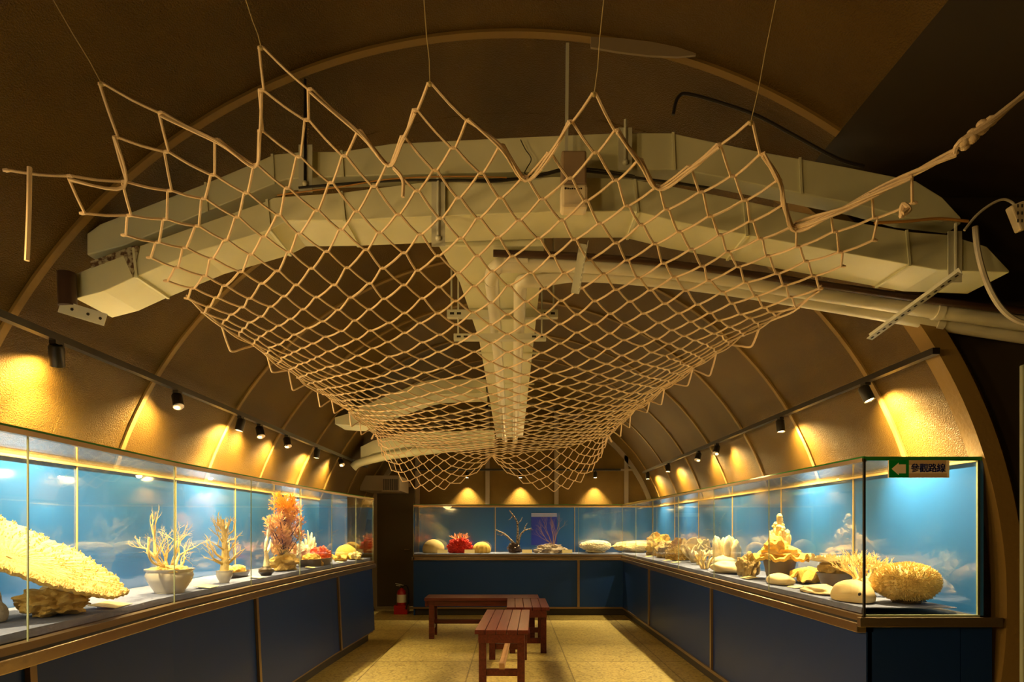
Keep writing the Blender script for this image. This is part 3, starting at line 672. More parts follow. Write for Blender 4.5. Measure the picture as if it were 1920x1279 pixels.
# loose curved strip on the ceiling
a = [(1108,69),(1160,71),(1220,78),(1270,88),(1305,100)]; b = [(1108,88),(1160,97),(1220,104),(1270,106),(1305,103)]
tag(MB().strip(pxs(a, 2.44), pxs(b, 2.44), (0, .01, 0)).build('ceiling_strip', 'stud', origin=W(1108, 69, 2.44)), 'loose tan strip curling off the ceiling apex', 'strip')

# air outlet box beside the door
ao = thing('air_outlet', 'boxy wall air outlet with white slatted grille above the dark doorway', 'air vent', (-1.8, 9.2, 1.8))
MB().box((-2.15, 9.05, 1.82), (-1.60, 9.9, 2.03)).build('duct_body', 'stud', ao, smooth=False)
x0, x1, z0, z1 = -1.84, -1.59, 1.80, 2.0
MB().box((x0, 9.03, z0), (x1, 9.05, z0+.02)).box((x0, 9.03, z1-.02), (x1, 9.05, z1)).box((x0, 9.03, z0+.02), (x0+.02, 9.05, z1-.02)).box((x1-.02, 9.03, z0+.02), (x1, 9.05, z1-.02)).build('grille_frame', 'stud', ao, smooth=False)
MB().box((x0+.02, 9.046, z0+.02), (x1-.02, 9.05, z1-.02)).build('grille_back', 'grille', ao, smooth=False)
mb = MB()
for i in range(8): mb.box((x0+.033+i*.0255, 9.034, z0+.02), (x0+.038+i*.0255, 9.046, z1-.02))
mb.build('slats', 'stud', ao, smooth=False)

# ------------------------------------------------------------------ the net
NU, NV, NH = 18, 25, 4
XT = [(0,-1.54),(2,-1.25),(5,-.764),(8,-.25),(11,.25),(14,.727),(18,1.35)]
APEX = [0, 2, 5, 8, 11, 14, 18]
PK = [(0, 2.387), (2, 2.66), (5, 2.764), (8, 2.65), (11, 2.62), (14, 2.535), (18, 2.44)]
#          d,   left x,  left z, right x, right z, middle z
ROWS = [(1.95, -1.54, 2.387, 1.35, 2.44, 2.64), (2.15, -1.40, 2.33, 1.326, 2.364, 2.54), (2.35, -1.38, 2.345, 1.29, 2.315, 2.456), (2.63, -1.43, 2.325, 1.28, 2.29, 2.363), (2.82, -1.45, 2.315, 1.262, 2.27, 2.305), (3.0, -1.45, 2.315, 1.25, 2.29, 2.257),
        (3.5, -1.45, 2.31, 1.22, 2.325, 2.16), (4.5, -1.44, 2.31, 1.14, 2.32, 2.075), (5.5, -1.43, 2.32, 1.06, 2.30, 2.05), (6.6, -1.42, 2.27, 1.0, 2.25, 2.06)]
clen = [0]
for a, b in zip(ROWS, ROWS[1:]): clen.append(clen[-1]+math.hypot(b[0]-a[0], b[5]-a[5]))
def row_at(s):
    s = min(max(s, 0), clen[-1]); i = 0
    while i < len(ROWS)-2 and clen[i+1] < s: i += 1
    t = (s-clen[i])/(clen[i+1]-clen[i])
    return [ROWS[i][q]+(ROWS[i+1][q]-ROWS[i][q])*t for q in range(6)]
def notch(u):
    for a, b in zip(APEX, APEX[1:]):
        if a <= u <= b: return 2*min(u-a, b-u)
    return 0
rnd = random.Random(5)
def net_pt(u, j):
    """u across 0..NU, j half-rows from the front"""
    jj = j/2.0
    s = clen[-1]*min(jj/NV, 1)
    d, xl, zl, xr, zr, zm = row_at(s)
    t = 2*u/NU-1
    g = math.sin(t*PI/2*.72)/math.sin(PI/2*.72)
    w2 = min(max((jj-4)/5, 0), 1); w2 = w2*w2*(3-2*w2)
    x1 = (xl+xr)/2+(xr-xl)/2*(t*(1-w2)+g*w2)
    w = min(jj/4.0, 1)
    x0 = lerp_table(XT, u); x0 = (xl+xr)/2+(x0-(ROWS[0][1]+ROWS[0][3])/2)*(xr-xl)/(ROWS[0][3]-ROWS[0][1])
    x = x0*(1-w)+x1*w
    tt = (x-xl)/(xr-xl)*2-1; tt = max(-1, min(1, tt))
    base = (zl+zr)/2+(zr-zl)/2*tt
    z = zm+(base-zm)*abs(tt)**2.4
    r0 = ROWS[0]; b0 = (r0[2]+r0[4])/2+(r0[4]-r0[2])/2*t; b0 = r0[5]+(b0-r0[5])*abs(t)**2.4
    z += (lerp_table(PK, u)-b0)*math.exp(-(jj/2.5)**1.3)
    # the back hangs down in two scoops
    if jj > NV:
        f = (jj-NV)/NH
        h = abs(math.sin(PI*2*u/NU))**.8
        z -= .42*f*h+.02*f; d += .12*f*(1-f)+.10*f*(1-h)
    # slight irregularity
    q = .010 if 0 < j < 2*(NV+NH) else 0
    d += q*nz((u*1.7, j*.9, 1.0), 1, 1)*1.6; x += q*nz((u*1.3, j*1.1, 5.0), 1, 2)*1.6; z += q*nz((u*.8, j*.8, 9.0), 1, 4)*1.2
    return Vector((x, d, z))
nodes = {}
for j in range(2*(NV+NH)+1):
    for i in range(j % 2, 2*NU+1, 2):
        if j >= notch(i/2)-.01: nodes[(i, j)] = net_pt(i/2, j)
RR = .0046
mb = MB(); kn = MB()
def strand(a, b, r=RR):
    L = (b-a).length; m = (a+b)/2+Vector((0, 0, -.03*L))
    mb.tube([a, a.lerp(m, .5)+Vector((0, 0, -.004*L)), m, m.lerp(b, .5)+Vector((0, 0, -.004*L)), b], r, 5, caps=False)
for (i, j), p in nodes.items():
    for di in (-1, 1):
        q = nodes.get((i+di, j+1))
        if q is not None: strand(p+Vector((.007*di, 0, 0)), q-Vector((.007*di, 0, 0)))
    kn.ico(p, (.0135, .008, .0068), 1)
net = thing('rope_net', 'large knotted cotton rope net slung under the ceiling ducts', 'net', (0, 1.95, 2.34))
mb.build('netting', 'rope', net, recalc=False)
kn.build('knots', 'rope', net, recalc=False)
bound = [[nodes[(i, int(round(notch(i/2))))] for i in range(2*a, 2*b+1)] for a, b in zip(APEX, APEX[1:])]
cornl, cornr = nodes[(0, 0)], nodes[(2*NU, 0)]
def gathered(name, pts, n, r, spread):
    m2 = MB(); base = smooth_path(pts, 5)
    for s in range(n):
        ph = rnd.random()*6.3
        m2.tube([p+Vector((0, math.cos(ph+i*.35)*spread, math.sin(ph+i*.35)*spread)) for i, p in enumerate(base)], r, 6)
    m2.build(name, 'rope', net)
for k_, bp_ in enumerate(bound):
    n_ = len(bp_)
    core = bp_[1:-1]
    sag = [p+Vector((0, -.006, -.016*math.sin(PI*(q+.5)/len(core)))) for q, p in enumerate(core)]
    gathered('edge_rope', sag, 3 if k_ == len(bound)-1 else 2, .0045, .007)
gathered('edge_rope', [bound[-1][len(bound[-1])//2]]+bound[-1][len(bound[-1])//2+1:], 3, .0055, .011)
gathered('side_rope', [nodes[(0, j)] for j in range(10, 2*(NV)+1, 2)], 2, .0045, .012)
gathered('side_rope', [nodes[(2*NU, j)] for j in range(8, 2*(NV)+1, 2)], 2, .0045, .012)
cr = cornr
gathered('corner_rope', [cr, W(1800, 268, 1.93), W(1850, 235, 1.91), W(1920, 176, 1.9), W(2000, 120, 1.9)], 3, .0075, .006)
m2 = MB()
for t in range(9): m2.ico(W(1806+t*6, 272-t*5.5, 1.93)+Vector((0, .01*math.sin(t*2.1), .008*math.cos(t*2.1))), (.017, .016, .016), 2)
m2.build('corner_knot', 'rope', net)
gathered('rope_tail', [W(1690, 408, 2.0), W(1692, 385, 1.99), W(1705, 392, 1.98), W(1690, 402, 1.98)], 2, .007, .004)
gathered('rope_tail', [cornl+Vector((.07, 0, .01)), cornl+Vector((.068, 0, -.12)), cornl+Vector((.062, 0, -.275))], 1, .007, 0)
gathered('rope_tail', [nodes[(13, 3)]+Vector((.02, -.01, -.02)), nodes[(13, 3)]+Vector((.05, -.012, -.06)), nodes[(13, 3)]+Vector((.05, -.012, -.12))], 1, .007, 0)
# loose loops hanging off the sides
for j in range(14, 2*NV, 5):
    for e in (0, 2*NU):
        jj = j if (e+j) % 2 == 0 else j+1
        a, b = nodes[(e, jj)], nodes.get((e, min(jj+4, 2*NV)))
        if b is None: continue
        m = (a+b)/2+Vector((-.03 if e == 0 else .03, 0, -.05-.04*rnd.random()))
        m2 = MB(); m2.tube(smooth_path([a, a.lerp(m, .6)+Vector((0, 0, -.02)), m, m.lerp(b, .5), b], 4), .0055, 6); m2.build('side_loop', 'rope', net)
for idx, top, lab in ((2, (100, 0), 'thin string holding the net peak nearest the left edge'), (5, (461, 0), 'thin string holding the highest net peak'), (8, (795, 0), 'thin string holding the middle net peak'),
                      (11, (1132, 0), 'thin string holding the net peak above the light box'), (14, (1455, 0), 'thin string holding the rightmost net peak')):
    p = nodes[(2*idx, 0)]; q = W(top[0], top[1], 1.80); v = (q-p).normalized()
    e = p.copy()
    for _ in range(400):
        if math.hypot(e.x, e.z-VZ) > VR-.004: break
        e += v*.005
    m2 = MB(); m2.tube([p, p.lerp(q, .3)+Vector((.003, 0, 0)), p.lerp(q, .6), e], .0016, 5)
    m2.ico(p, .009, 1)
    tag(m2.build('hanging_string', 'string', origin=p), lab, 'string', 'strings holding the net')

# ------------------------------------------------------------------ benches
def bench(label, c, L, Wd, H, rot, bare=0):
    t = thing('wooden_bench', label, 'bench', (c[0], c[1], 0), 'red brown benches')
    def P(mb, name, m='wood', bevel=.003): return mb.build(name, m, t, smooth=False, bevel=bevel)
    cx, cy = c; n = 5; w = Wd/n
    for i in range(n):
        P(MB().box((cx-Wd/2+i*w+.002, cy-L/2, H-.035), (cx-Wd/2+(i+1)*w-.002, cy+L/2, H)), 'seat_plank', 'wood')
    lg = .06; ins = .03
    P(MB().box((cx-Wd/2+ins, cy-L/2+.004, H-.105), (cx+Wd/2-ins, cy-L/2+.03, H-.035)), 'end_apron'); P(MB().box((cx-Wd/2+ins, cy+L/2-.03, H-.105), (cx+Wd/2-ins, cy+L/2-.004, H-.035)), 'end_apron')
    for s in (-1, 1):
        x = cx+s*(Wd/2-ins-.0185); P(MB().box((x-.0125, cy-L/2+.03, H-.10), (x+.0125, cy+L/2-.03, H-.035)), 'side_apron')
        for e in (-1, 1):
            y = cy+e*(L/2-.05-lg/2); xx = cx+s*(Wd/2-.03-lg/2)
            P(MB().box((xx-lg/2, y-lg/2, 0), (xx+lg/2, y+lg/2, H-.036)), 'leg')
    for e in (-1, 1):
        y = cy+e*(L/2-.05-lg/2); P(MB().box((cx-Wd/2+.03+lg, y-.02, .10), (cx+Wd/2-.03-lg, y+.02, .155)), 'cross_rail')
    P(MB().box((cx-.022, cy-L/2+.05, .155), (cx+.022, cy+L/2-.05, .205)), 'stretcher', 'woodbare' if bare else 'wood')
    t.rotation_euler = (0, 0, rot)
    return t
BH = .48
bench('front wooden bench seen end on, its top pointing at the viewer', (-.06, 5.73), 1.28, .43, BH, math.radians(-2.2), 1)
bench('short wooden bench butted behind the front bench', (.165, 6.955), .84, .44, BH, math.radians(0), 0)
bench('long wooden bench set crosswise before the blue back case', (-.35, 7.60), 1.33, .40, BH, PI/2, 0)

# ------------------------------------------------------------------ fire extinguisher and outlet
fe = thing('fire_extinguisher', 'red fire extinguisher standing in a red floor stand by the doorway', 'fire extinguisher', (-1.66, 9.62, 0))
fx, fy = -1.66, 9.62
MB().box((fx-.10, fy-.09, 0), (fx+.10, fy+.09, .012)).box((fx-.10, fy-.09, .012), (fx-.088, fy+.09, .13)).box((fx+.088, fy-.09, .012), (fx+.10, fy+.09, .13)).box((fx-.088, fy-.09, .012), (fx+.088, fy-.078, .13)).box((fx-.088, fy+.078, .012), (fx+.088, fy+.09, .13)).build('stand', 'redpaint', fe, smooth=False)
MB().lathe([(.0, .013), (.066, .013), (.07, .03), (.07, .30), (.06, .345), (.03, .37), (.022, .385), (0, .385)], (fx, fy, 0)).build('cylinder', 'redpaint', fe)
MB().lathe([(.0715, .17), (.0715, .29)], (fx, fy, 0)).build('paper_label', 'paper', fe)
MB().lathe([(0, .38), (.022, .38), (.022, .42), (0, .42)], (fx, fy, 0), 14).build('valve', 'black', fe)
MB().bar((fx-.09, fy-.02, .455), (fx+.03, fy, .425), .02, .008).bar((fx-.08, fy-.02, .425), (fx+.02, fy, .41), .02, .008).build('squeeze_handle', 'galv', fe)
MB().tube(smooth_path([(fx+.02, fy, .41), (fx+.07, fy, .42), (fx+.1, fy, .36), (fx+.105, fy, .2), (fx+.09, fy-.1, .12), (fx+.085, fy-.105, .08)]), .011, 10).build('hose', 'black', fe)
so = thing('power_outlet', 'cream double socket plate low on the blue back case', 'socket', (-.72, 9.41, .18))
MB().box((-.79, 9.395, .155), (-.665, 9.418, .2)).build('plate', 'card', so, smooth=False, bevel=.004)
mb = MB()
for x in (-.757, -.70): mb.box((x-.004, 9.3945, .17), (x, 9.396, .187)); mb.box((x+.008, 9.3945, .17), (x+.012, 9.396, .187))
mb.build('slots', 'hole', so, smooth=False)

# ------------------------------------------------------------------ corals
def rocky(c, r, seed, rough=.35, sub=4, flat=None):
    def fn(d):
        return 1+rough*nz(d, 1.7, seed)+rough*.5*nz(d, 4.2, seed+3)+rough*.25*abs(nz(d, 10, seed+5))
    return MB().ico(c, r, sub, fn, flat=flat)
def coral_branch(mb, p, d, L, r, depth, rn, spread=.6, kids=2, up=.15, twig=.7, tips=None, n=6, flatten=None):
    p = Vector(p); d = Vector(d).normalized(); pts = [p]; rad = [r]; q = p.copy(); dd = d.copy(); k = 3
    for i in range(k):
        dd = (dd+Vector((rn.uniform(-1, 1), rn.uniform(-1, 1), rn.uniform(-1, 1)))*.16+Vector((0, 0, up*.4))).normalized()
        if flatten is not None: dd = (dd-flatten*dd.dot(flatten)*.7).normalized()
        q = q+dd*L/k; pts.append(q.copy()); rad.append(r*(1-.35*(i+1)/k))
    if depth == 0: rad[-1] = r*.25
    mb.tube(pts, rad, n)
    if depth == 0:
        if tips is not None: tips.append((q.copy(), dd.copy()))
        return
    for i in range(kids+(1 if rn.random() < .35 else 0)):
        o = Vector((rn.gauss(0, 1), rn.gauss(0, 1), rn.gauss(0, 1)))
        if flatten is not None: o = o-flatten*o.dot(flatten)*.85
        nd = (dd+o.normalized()*spread+Vector((0, 0, up))).normalized()
        st = pts[-1] if i < 2 else pts[2]
        coral_branch(mb, st, nd, L*twig*rn.uniform(.75, 1.15), rad[-1]*.8 if i < 2 else rad[2]*.6, depth-1, rn, spread, kids, up, twig, tips, n, flatten)
def spiky(c, r, seed, amp=.09, sub=5, flat=None, bumpy=.05):
    rn = random.Random(seed); tab = {}
    def fn(d):
        b = 1+bumpy*nz(d, 2.2, seed)
        return b+amp*(rn.random()**2.2)
    return MB().ico(c, r, sub, fn, flat=flat)
def ruffle(c, r, seed, waves=7, amp=.03, cup=.02, th=.008, tilt=(0, 0), sx=1, sy=1, holes=0, rag=.12):
    c = Vector(c)
    def fn(u, v):
        a = 2*PI*u; vv = .04+.96*v
        rr = r*vv*(1+rag*vv*nz((math.cos(a)*2, math.sin(a)*2, seed), 1.0, seed)+rag*.35*vv*nz((math.cos(a)*9, math.sin(a)*9, seed), 1.0, seed+2))
        z = cup*vv*vv+amp*vv*vv*math.sin(waves*a+seed)+amp*.5*vv**2*math.sin((waves*2+1)*a+seed*2)
        x, y = rr*math.cos(a)*sx, rr*math.sin(a)*sy
        return c+Vector((x, y, z+tilt[0]*x+tilt[1]*y))
    return MB().sheet(fn, 96, 14, th, closed=True)
def fingers(mb, c, n, rad, h, fr, seed, lean=.35):
    rn = random.Random(seed); c = Vector(c)
    for i in range(n):
        a = rn.random()*2*PI; q = math.sqrt(rn.random())*rad; b = c+Vector((math.cos(a)*q, math.sin(a)*q, 0))
        hh = h*(1-.45*(q/rad)**2)*rn.uniform(.75, 1.05); l = Vector((math.cos(a), math.sin(a), 0))*lean*q/rad*hh; f = fr*rn.uniform(.8, 1.2)
        pts = []; rr = []
        for k in range(7):
            t = k/6; pts.append(b+l*t*t+Vector((0, 0, hh*t))); rr.append(f*(1.0-.12*t+.06*math.sin(9*t+i)) if t < .99 else f*.45)
        pts.append(pts[-1]+Vector((0, 0, f*.35))); rr.append(f*.08)
        mb.tube(pts, rr, 10)
    return mb
def specimen(name, label, cat, loc, group=None): return thing(name, label, cat, loc, group or 'coral specimens')
def mono(name, label, mb, m, loc, cat='coral'): return tag(mb.build(name, m, origin=loc), label, cat, 'coral specimens')
V = Vector

# --- left case, near to far
rk = V((-1.84, 2.56, LZ))
t = specimen('table_coral', 'huge cream table coral tilted on a golden rock at near left', 'coral', rk)
C = V((-1.93, 2.47, 1.195)); Aa = V((.13, .44, -.17)); Bb = V((-.20, .12, .13)); Nn = Aa.cross(Bb).normalized()
if Nn.x < 0: Nn = -Nn
def plate(u, v):
    a = 2*PI*u; vv = .03+.97*v
    rg = 1+.05*nz((math.cos(a)*3, math.sin(a)*3, 2), 1, 4)*vv+.022*vv*nz((math.cos(a)*26, math.sin(a)*26, 2), 1, 6)
    p = C+Aa*(vv*rg*math.cos(a))*(1.0 if math.cos(a) > 0 else 1.1)+Bb*(vv*rg*math.sin(a))
    ridge = .005*math.sin(64*a+4*nz((vv*4, a, 0)))*vv*(1.1-vv*.4)+.006*nz((math.cos(a)*vv*6, math.sin(a)*vv*6, 0), 1, 8)+.0025*nz((math.cos(a)*vv*30, math.sin(a)*vv*30, 0), 1, 9)
    return p+Nn*(.05*vv*vv-.02+ridge)
MB().sheet(plate, 220, 30, .012, closed=True).build('coral_plate', 'cream', t)
mb = MB(); rn = random.Random(3)
for i in range(900):
    a = rn.random()*2*PI; q = 1-.5*rn.random()**1.6; p = V(plate(a/(2*PI), q)); 
    mb.tube([p, p+Nn*.009+V((rn.uniform(-.003, .003), rn.uniform(-.003, .003), .005))], [.004, .002], 5)
mb.build('coral_nubs', 'cream', t)
MB().tube([V((rk.x, rk.y, LZ+.10)), V((rk.x-.01, rk.y-.01, 1.068))], [.05, .05], 14).build('coral_stalk', 'cream', t)
rocky(rk+V((.01, 0, .05)), (.10, .125, .062), 11, .5, 5, flat=-.049).build('rock_base', 'gold', t)
mono('coral_lump', 'grey rounded coral lump at the far left under the table coral', MB().ico((-2.02, 2.42, LZ+.06), (.07, .08, .10), 3, lambda d: 1+.1*nz(d, 2, 4), flat=-.06).ico((-1.93, 2.36, LZ+.03), (.06, .06, .055), 3, flat=-.03), 'greypale', (-2.0, 2.4, LZ))  # solid lump modelled in place of a pale reflection in the glass

def bowl(parent, c, r, h, m, foot=.6, name='pot'):
    return MB().lathe([(0, .0), (r*foot, 0), (r*foot*1.02, h*.08), (r*.92, h*.5), (r*1.0, h*.72), (r*.95, h*.88), (r*1.03, h*.97), (r*1.03, h), (r*.93, h), (r*.9, h*.86), (0, h*.84)], c, 36).build(name, m, parent)
c = V((-1.835, 3.43, LZ))
t = specimen('potted_coral', 'bushy branching coral in a wide pale ceramic bowl, left case', 'coral', c)
bowl(t, c, .118, .128, 'ceramic', .62)
rocky(c+V((0, 0, .115)), (.10, .10, .03), 5, .3).build('gravel', 'gold', t)
rn = random.Random(21); mb = MB()
for d, L, r in (((-.15, -.75, .8), .11, .017), ((.0, -.25, 1), .09, .013), ((.05, .35, 1), .10, .014), ((-.1, .9, .8), .13, .014), ((.1, 1.0, .45), .11, .012), ((.1, -.9, .7), .07, .010)):
    coral_branch(mb, c+V((0, d[1]*.04, .11)), d, L*.95, r*.75, 5, rn, .7, 2, .08, .70, n=5)
mb.tube(smooth_path([c+V((0, -.09, .15)), c+V((.0, -.16, .17)), c+V((0, -.20, .22)), c+V((0, -.195, .30))]), .006, 6)
coral_branch(mb, c+V((-.02, -.1, .2)), (-.05, .05, 1), .10, .010, 4, rn, .4, 2, .3, .7, n=5)
mb.build('branches', 'cream', t)
c = V((-1.825, 4.06, LZ))
t = specimen('potted_coral', 'spiky tree shaped coral in a small footed pot, left case', 'coral', c)
bowl(t, c, .050, .075, 'ceramic', .6)
rn = random.Random(8); mb = MB()
trunk = [c+V((0, 0, .06)), c+V((.0, .015, .18)), c+V((0, -.005, .30)), c+V((0, -.02, .40))]
mb.tube(smooth_path(trunk, 4), [.03-.024*i/12 for i in range(13)], 9)
for i in range(26):
    h = rn.uniform(.08, .36); a = rn.choice((1, -1))*PI/2+rn.uniform(-.9, .9)
    coral_branch(mb, c+V((0, .01, h)), (math.cos(a)*.6, math.sin(a), .35), .085*(1.25-h*1.8)+.02, .007, 2, rn, .6, 2, .2, .68, n=5)
mb.build('branches', 'cream', t)
c = V((-1.96, 4.52, LZ))
t = specimen('coral_dish', 'dark shallow dish holding small yellow coral lumps, left case', 'dish', c)
MB().lathe([(0, 0), (.10, 0), (.12, .035), (.115, .04), (.10, .02), (0, .015)], c, 30, .7, 1.5).build('dish', 'darkpot', t)
mb = MB()
for i, (x, y) in enumerate(((0, -.05), (.02, .04), (-.03, .1), (.01, -.12))): rocky_c = c+V((x, y, .045)); mb.ico(rocky_c, (.04, .05, .035), 3, lambda d, i=i: 1+.3*nz(d, 2, i))
mb.build('coral_lumps', 'yellow', t)
c = V((-1.79, 4.66, LZ))
t = specimen('potted_coral', 'thin forked white coral twig in a dark round pot, left case', 'coral', c)
MB().lathe([(0, 0), (.035, 0), (.055, .025), (.052, .045), (.03, .06), (.03, .065), (0, .06)], c, 24).build('pot', 'darkpot', t)
mb = MB(); mb.tube(smooth_path([c+V((0, 0, .05)), c+V((0, .01, .12)), c+V((0, -.01, .18))], 3), [.026, .024, .022, .019, .016, .014, .013], 8)
mb.tube(smooth_path([c+V((0, -.01, .18)), c+V((0, .0, .24)), c+V((0, .03, .29)), c+V((0, .03, .33))], 3), [.012]*5+[.009]*4+[.004], 7)
mb.tube(smooth_path([c+V((0, -.01, .15)), c+V((0, .06, .20)), c+V((0, .09, .26))], 3), [.011]*4+[.008, .006, .003], 7)
mb.tube(smooth_path([c+V((0, .03, .28)), c+V((.02, .0, .32)), c+V((.02, -.015, .36))], 3), [.008]*4+[.006, .004, .002], 6)
mb.build('branches', 'white', t)

c = V((-1.86, 5.24, LZ))
t = specimen('fan_coral', 'tall feathery orange fan coral on a golden rock, left case', 'coral', c)
rocky(c+V((0, 0, .055)), (.10, .17, .075), 31, .5, 4, flat=-.054).build('rock_base', 'gold', t)
rn = random.Random(14); st = MB(); ft = MB(); fb = MB()
hub = [V((0, .0, .09)), V((0, -.015, .2)), V((0, .0, .33)), V((0, -.03, .45)), V((0, -.02, .56))]
st.tube(smooth_path([c+p for p in hub], 4), [.014-.009*i/16 for i in range(17)], 7)
clusters = [(-.02,.55,.075,1),(-.08,.53,.05,1),(.06,.55,.06,1),(-.03,.48,.07,1),(.05,.46,.06,1),(.13,.50,.04,0),(.15,.43,.05,0),(-.10,.40,.05,0),(.0,.39,.06,0),(.08,.37,.06,0),(.2,.40,.04,0),
            (-.20,.42,.04,0),(-.26,.38,.05,0),(-.20,.33,.05,0),(-.12,.31,.06,0),(-.04,.30,.06,0),(.05,.28,.07,0),(.14,.30,.05,0),(.22,.28,.05,0),(.26,.33,.03,0),(-.08,.22,.05,0),(.0,.21,.06,0),(.09,.21,.05,0),(.17,.20,.04,0),(-.16,.20,.04,0),(.02,.15,.04,0)]
for yy, zz, rr, hi in clusters:
    cc = c+V((rn.uniform(-.05, .05), yy*1.15, zz)); h = min(max(zz-.10-abs(yy)*.4, .1), .54)
    p0 = c+V((0, -.01, h)); st.tube(smooth_path([p0, p0.lerp(cc, .5)+V((0, 0, -.015)), cc], 3), [.006, .0055, .005, .0045, .004, .0035, .003], 5)
    m2 = ft if hi else fb; n2 = int(rr*rr*30000)+14
    for k in range(n2):
        e = V((rn.gauss(0, .5), rn.gauss(0, 1), rn.gauss(0, .9))).normalized(); q = cc+e*rr*rn.random()**.6*1.05
        g = (e*.7+V((rn.uniform(-.5, .5), rn.uniform(-.7, .7), rn.uniform(-.2, 1)))).normalized(); L = rn.uniform(.018, .04)
        m2.tube([q-g*.01, q+g*L*.5+V((0, 0, .003)), q+g*L], [.0026, .0022, .001], 4, caps=False)
        for _ in range(2):
            h2 = (g+V((rn.uniform(-.5, .5), rn.uniform(-.9, .9), rn.uniform(-.5, .9)))).normalized(); m2.tube([q+g*L*.3, q+g*L*.3+h2*L*.55], [.0022, .001], 4, caps=False)
st.build('stems', 'stemdark', t); tag(ft.build('upper_fronds', 'orange', t), 'bright orange fronds at the top'); tag(fb.build('lower_fronds', 'pinkorange', t), 'salmon coloured lower fronds')

c = V((-1.83, 5.95, LZ))
tray = thing('specimen_tray', 'long dark tray carrying the red coral and yellow corals, left case', 'tray', c)
MB().lathe([(0, 0), (.20, 0), (.24, .065), (.232, .065), (.20, .02), (0, .016)], c, 32, .55, 1.55).build('tray_body', 'greypot', tray)
TZ0 = LZ+.022
mono('red_coral', 'bright orange red coral mound on the dark tray, left case', spiky(V((-1.83, 6.12, TZ0+.05)), (.085, .10, .085), 3, .28, 4, -.05, .3), 'redorange', (-1.83, 6.12, TZ0))
mono('dome_coral', 'rough yellow coral mound at the near end of the dark tray', spiky(V((-1.82, 5.80, TZ0+.03)), (.075, .09, .06), 4, .12, 4, -.03, .25), 'yellow', (-1.82, 5.8, TZ0))
mono('leafy_coral', 'pinkish leafy coral behind the yellow mound on the tray', ruffle((-2.05, 5.75, LZ+.10), .11, 2, 5, .04, .07, .01).tube([(-2.05, 5.75, LZ), (-2.05, 5.75, LZ+.11)], [.05, .04], 10), 'peach', (-2.05, 5.75, LZ))
mono('tower_coral', 'white knobbly coral column behind the red coral, left case', fingers(MB(), (-2.06, 6.5, LZ), 26, .055, .31, .013, 5, .15).ico((-2.06, 6.5, LZ+.08), (.06, .06, .12), 3, flat=-.08), 'white', (-2.06, 6.5, LZ))
mono('grey_coral', 'grey bristly coral standing left of the white column', spiky(V((-2.06, 6.18, LZ+.07)), (.07, .08, .10), 9, .3, 4, -.07, .3), 'greypale', (-2.06, 6.18, LZ))
mono('ruffled_coral', 'flat yellow ruffled coral beside the tray end, left case', ruffle((-1.76, 6.57, LZ+.035), .095, 4, 6, .018, .01, .012, rag=.3).ico((-1.76, 6.57, LZ+.02), (.07, .07, .03), 3, flat=-.018), 'yellow', (-1.76, 6.57, LZ))
mono('dome_coral', 'large smooth yellow dome coral at the far end of left case', MB().ico((-1.84, 7.10, LZ+.03), (.125, .125, .13), 4, lambda d: 1+.04*nz(d, 2, 3)+.012*nz(d, 14, 1), flat=-.028), 'yellow', (-1.84, 7.1, LZ))
mono('coral_lump', 'small wrinkled yellow lump before the large dome, left case', rocky(V((-1.70, 6.93, LZ+.035)), (.06, .09, .045), 8, .5, 4, flat=-.034), 'cream', (-1.70, 6.93, LZ))
df = V((-1.712, 5.78, LZ)); mb = MB()
mb.tube([df+V((0, -.012, .024)), df+V((0, .014, .026))], [.007, .008], 8).tube([df+V((0, -.012, .026)), df+V((0, -.018, .045))], [.005, .0035], 7).ico(df+V((0, -.022, .047)), (.004, .008, .004), 2)
for x in (-.004, .004):
    for y in (-.010, .012): mb.tube([df+V((x, y, .022)), df+V((x, y, 0))], [.0028, .002], 6)
tag(mb.build('deer_figurine', 'yellow', origin=df), 'tiny yellow deer figurine standing before the dark tray', 'figurine')

# --- cards
def label_card(label, x, y, z, w=.10, l=.14, tilt=.18, rot=0., up=False):
    t = tag(MB().box((-w/2, -l/2, 0), (w/2, l/2, .002)).build('label_card', 'card', smooth=False), label, 'card', 'label cards in the cases')
    t.location = (x, y, z+(.001 if not up else .0))
    if up: t.rotation_euler = (math.radians(62), 0, 0); t.location = (x, y, z+l/2*math.sin(math.radians(62))+.001)
    else: t.rotation_euler = (0, tilt, rot); t.location.z = z+.001+w/2*abs(math.sin(tilt))
label_card('yellow label card beside the golden rock of the table coral', -1.775, 2.83, LZ, .11, .17, .12, .15)
label_card('yellow label card between the ceramic bowl and the footed pot', -1.78, 3.73, LZ, .09, .15, .12, .1)
label_card('yellow label card before the dark round pot, left case', -1.765, 4.42, LZ, .08, .13, .12, .1)
label_card('yellow label card between the orange fan rock and the tray', -1.735, 5.50, LZ, .07, .12, .12, .1)
label_card('small yellow label card before the ruffled yellow coral', -1.715, 6.36, LZ, .06, .11, .12, .1)
label_card('yellow card at the foot of the large dome, left case', -1.645, 6.96, LZ, .05, .1, .12, .1)

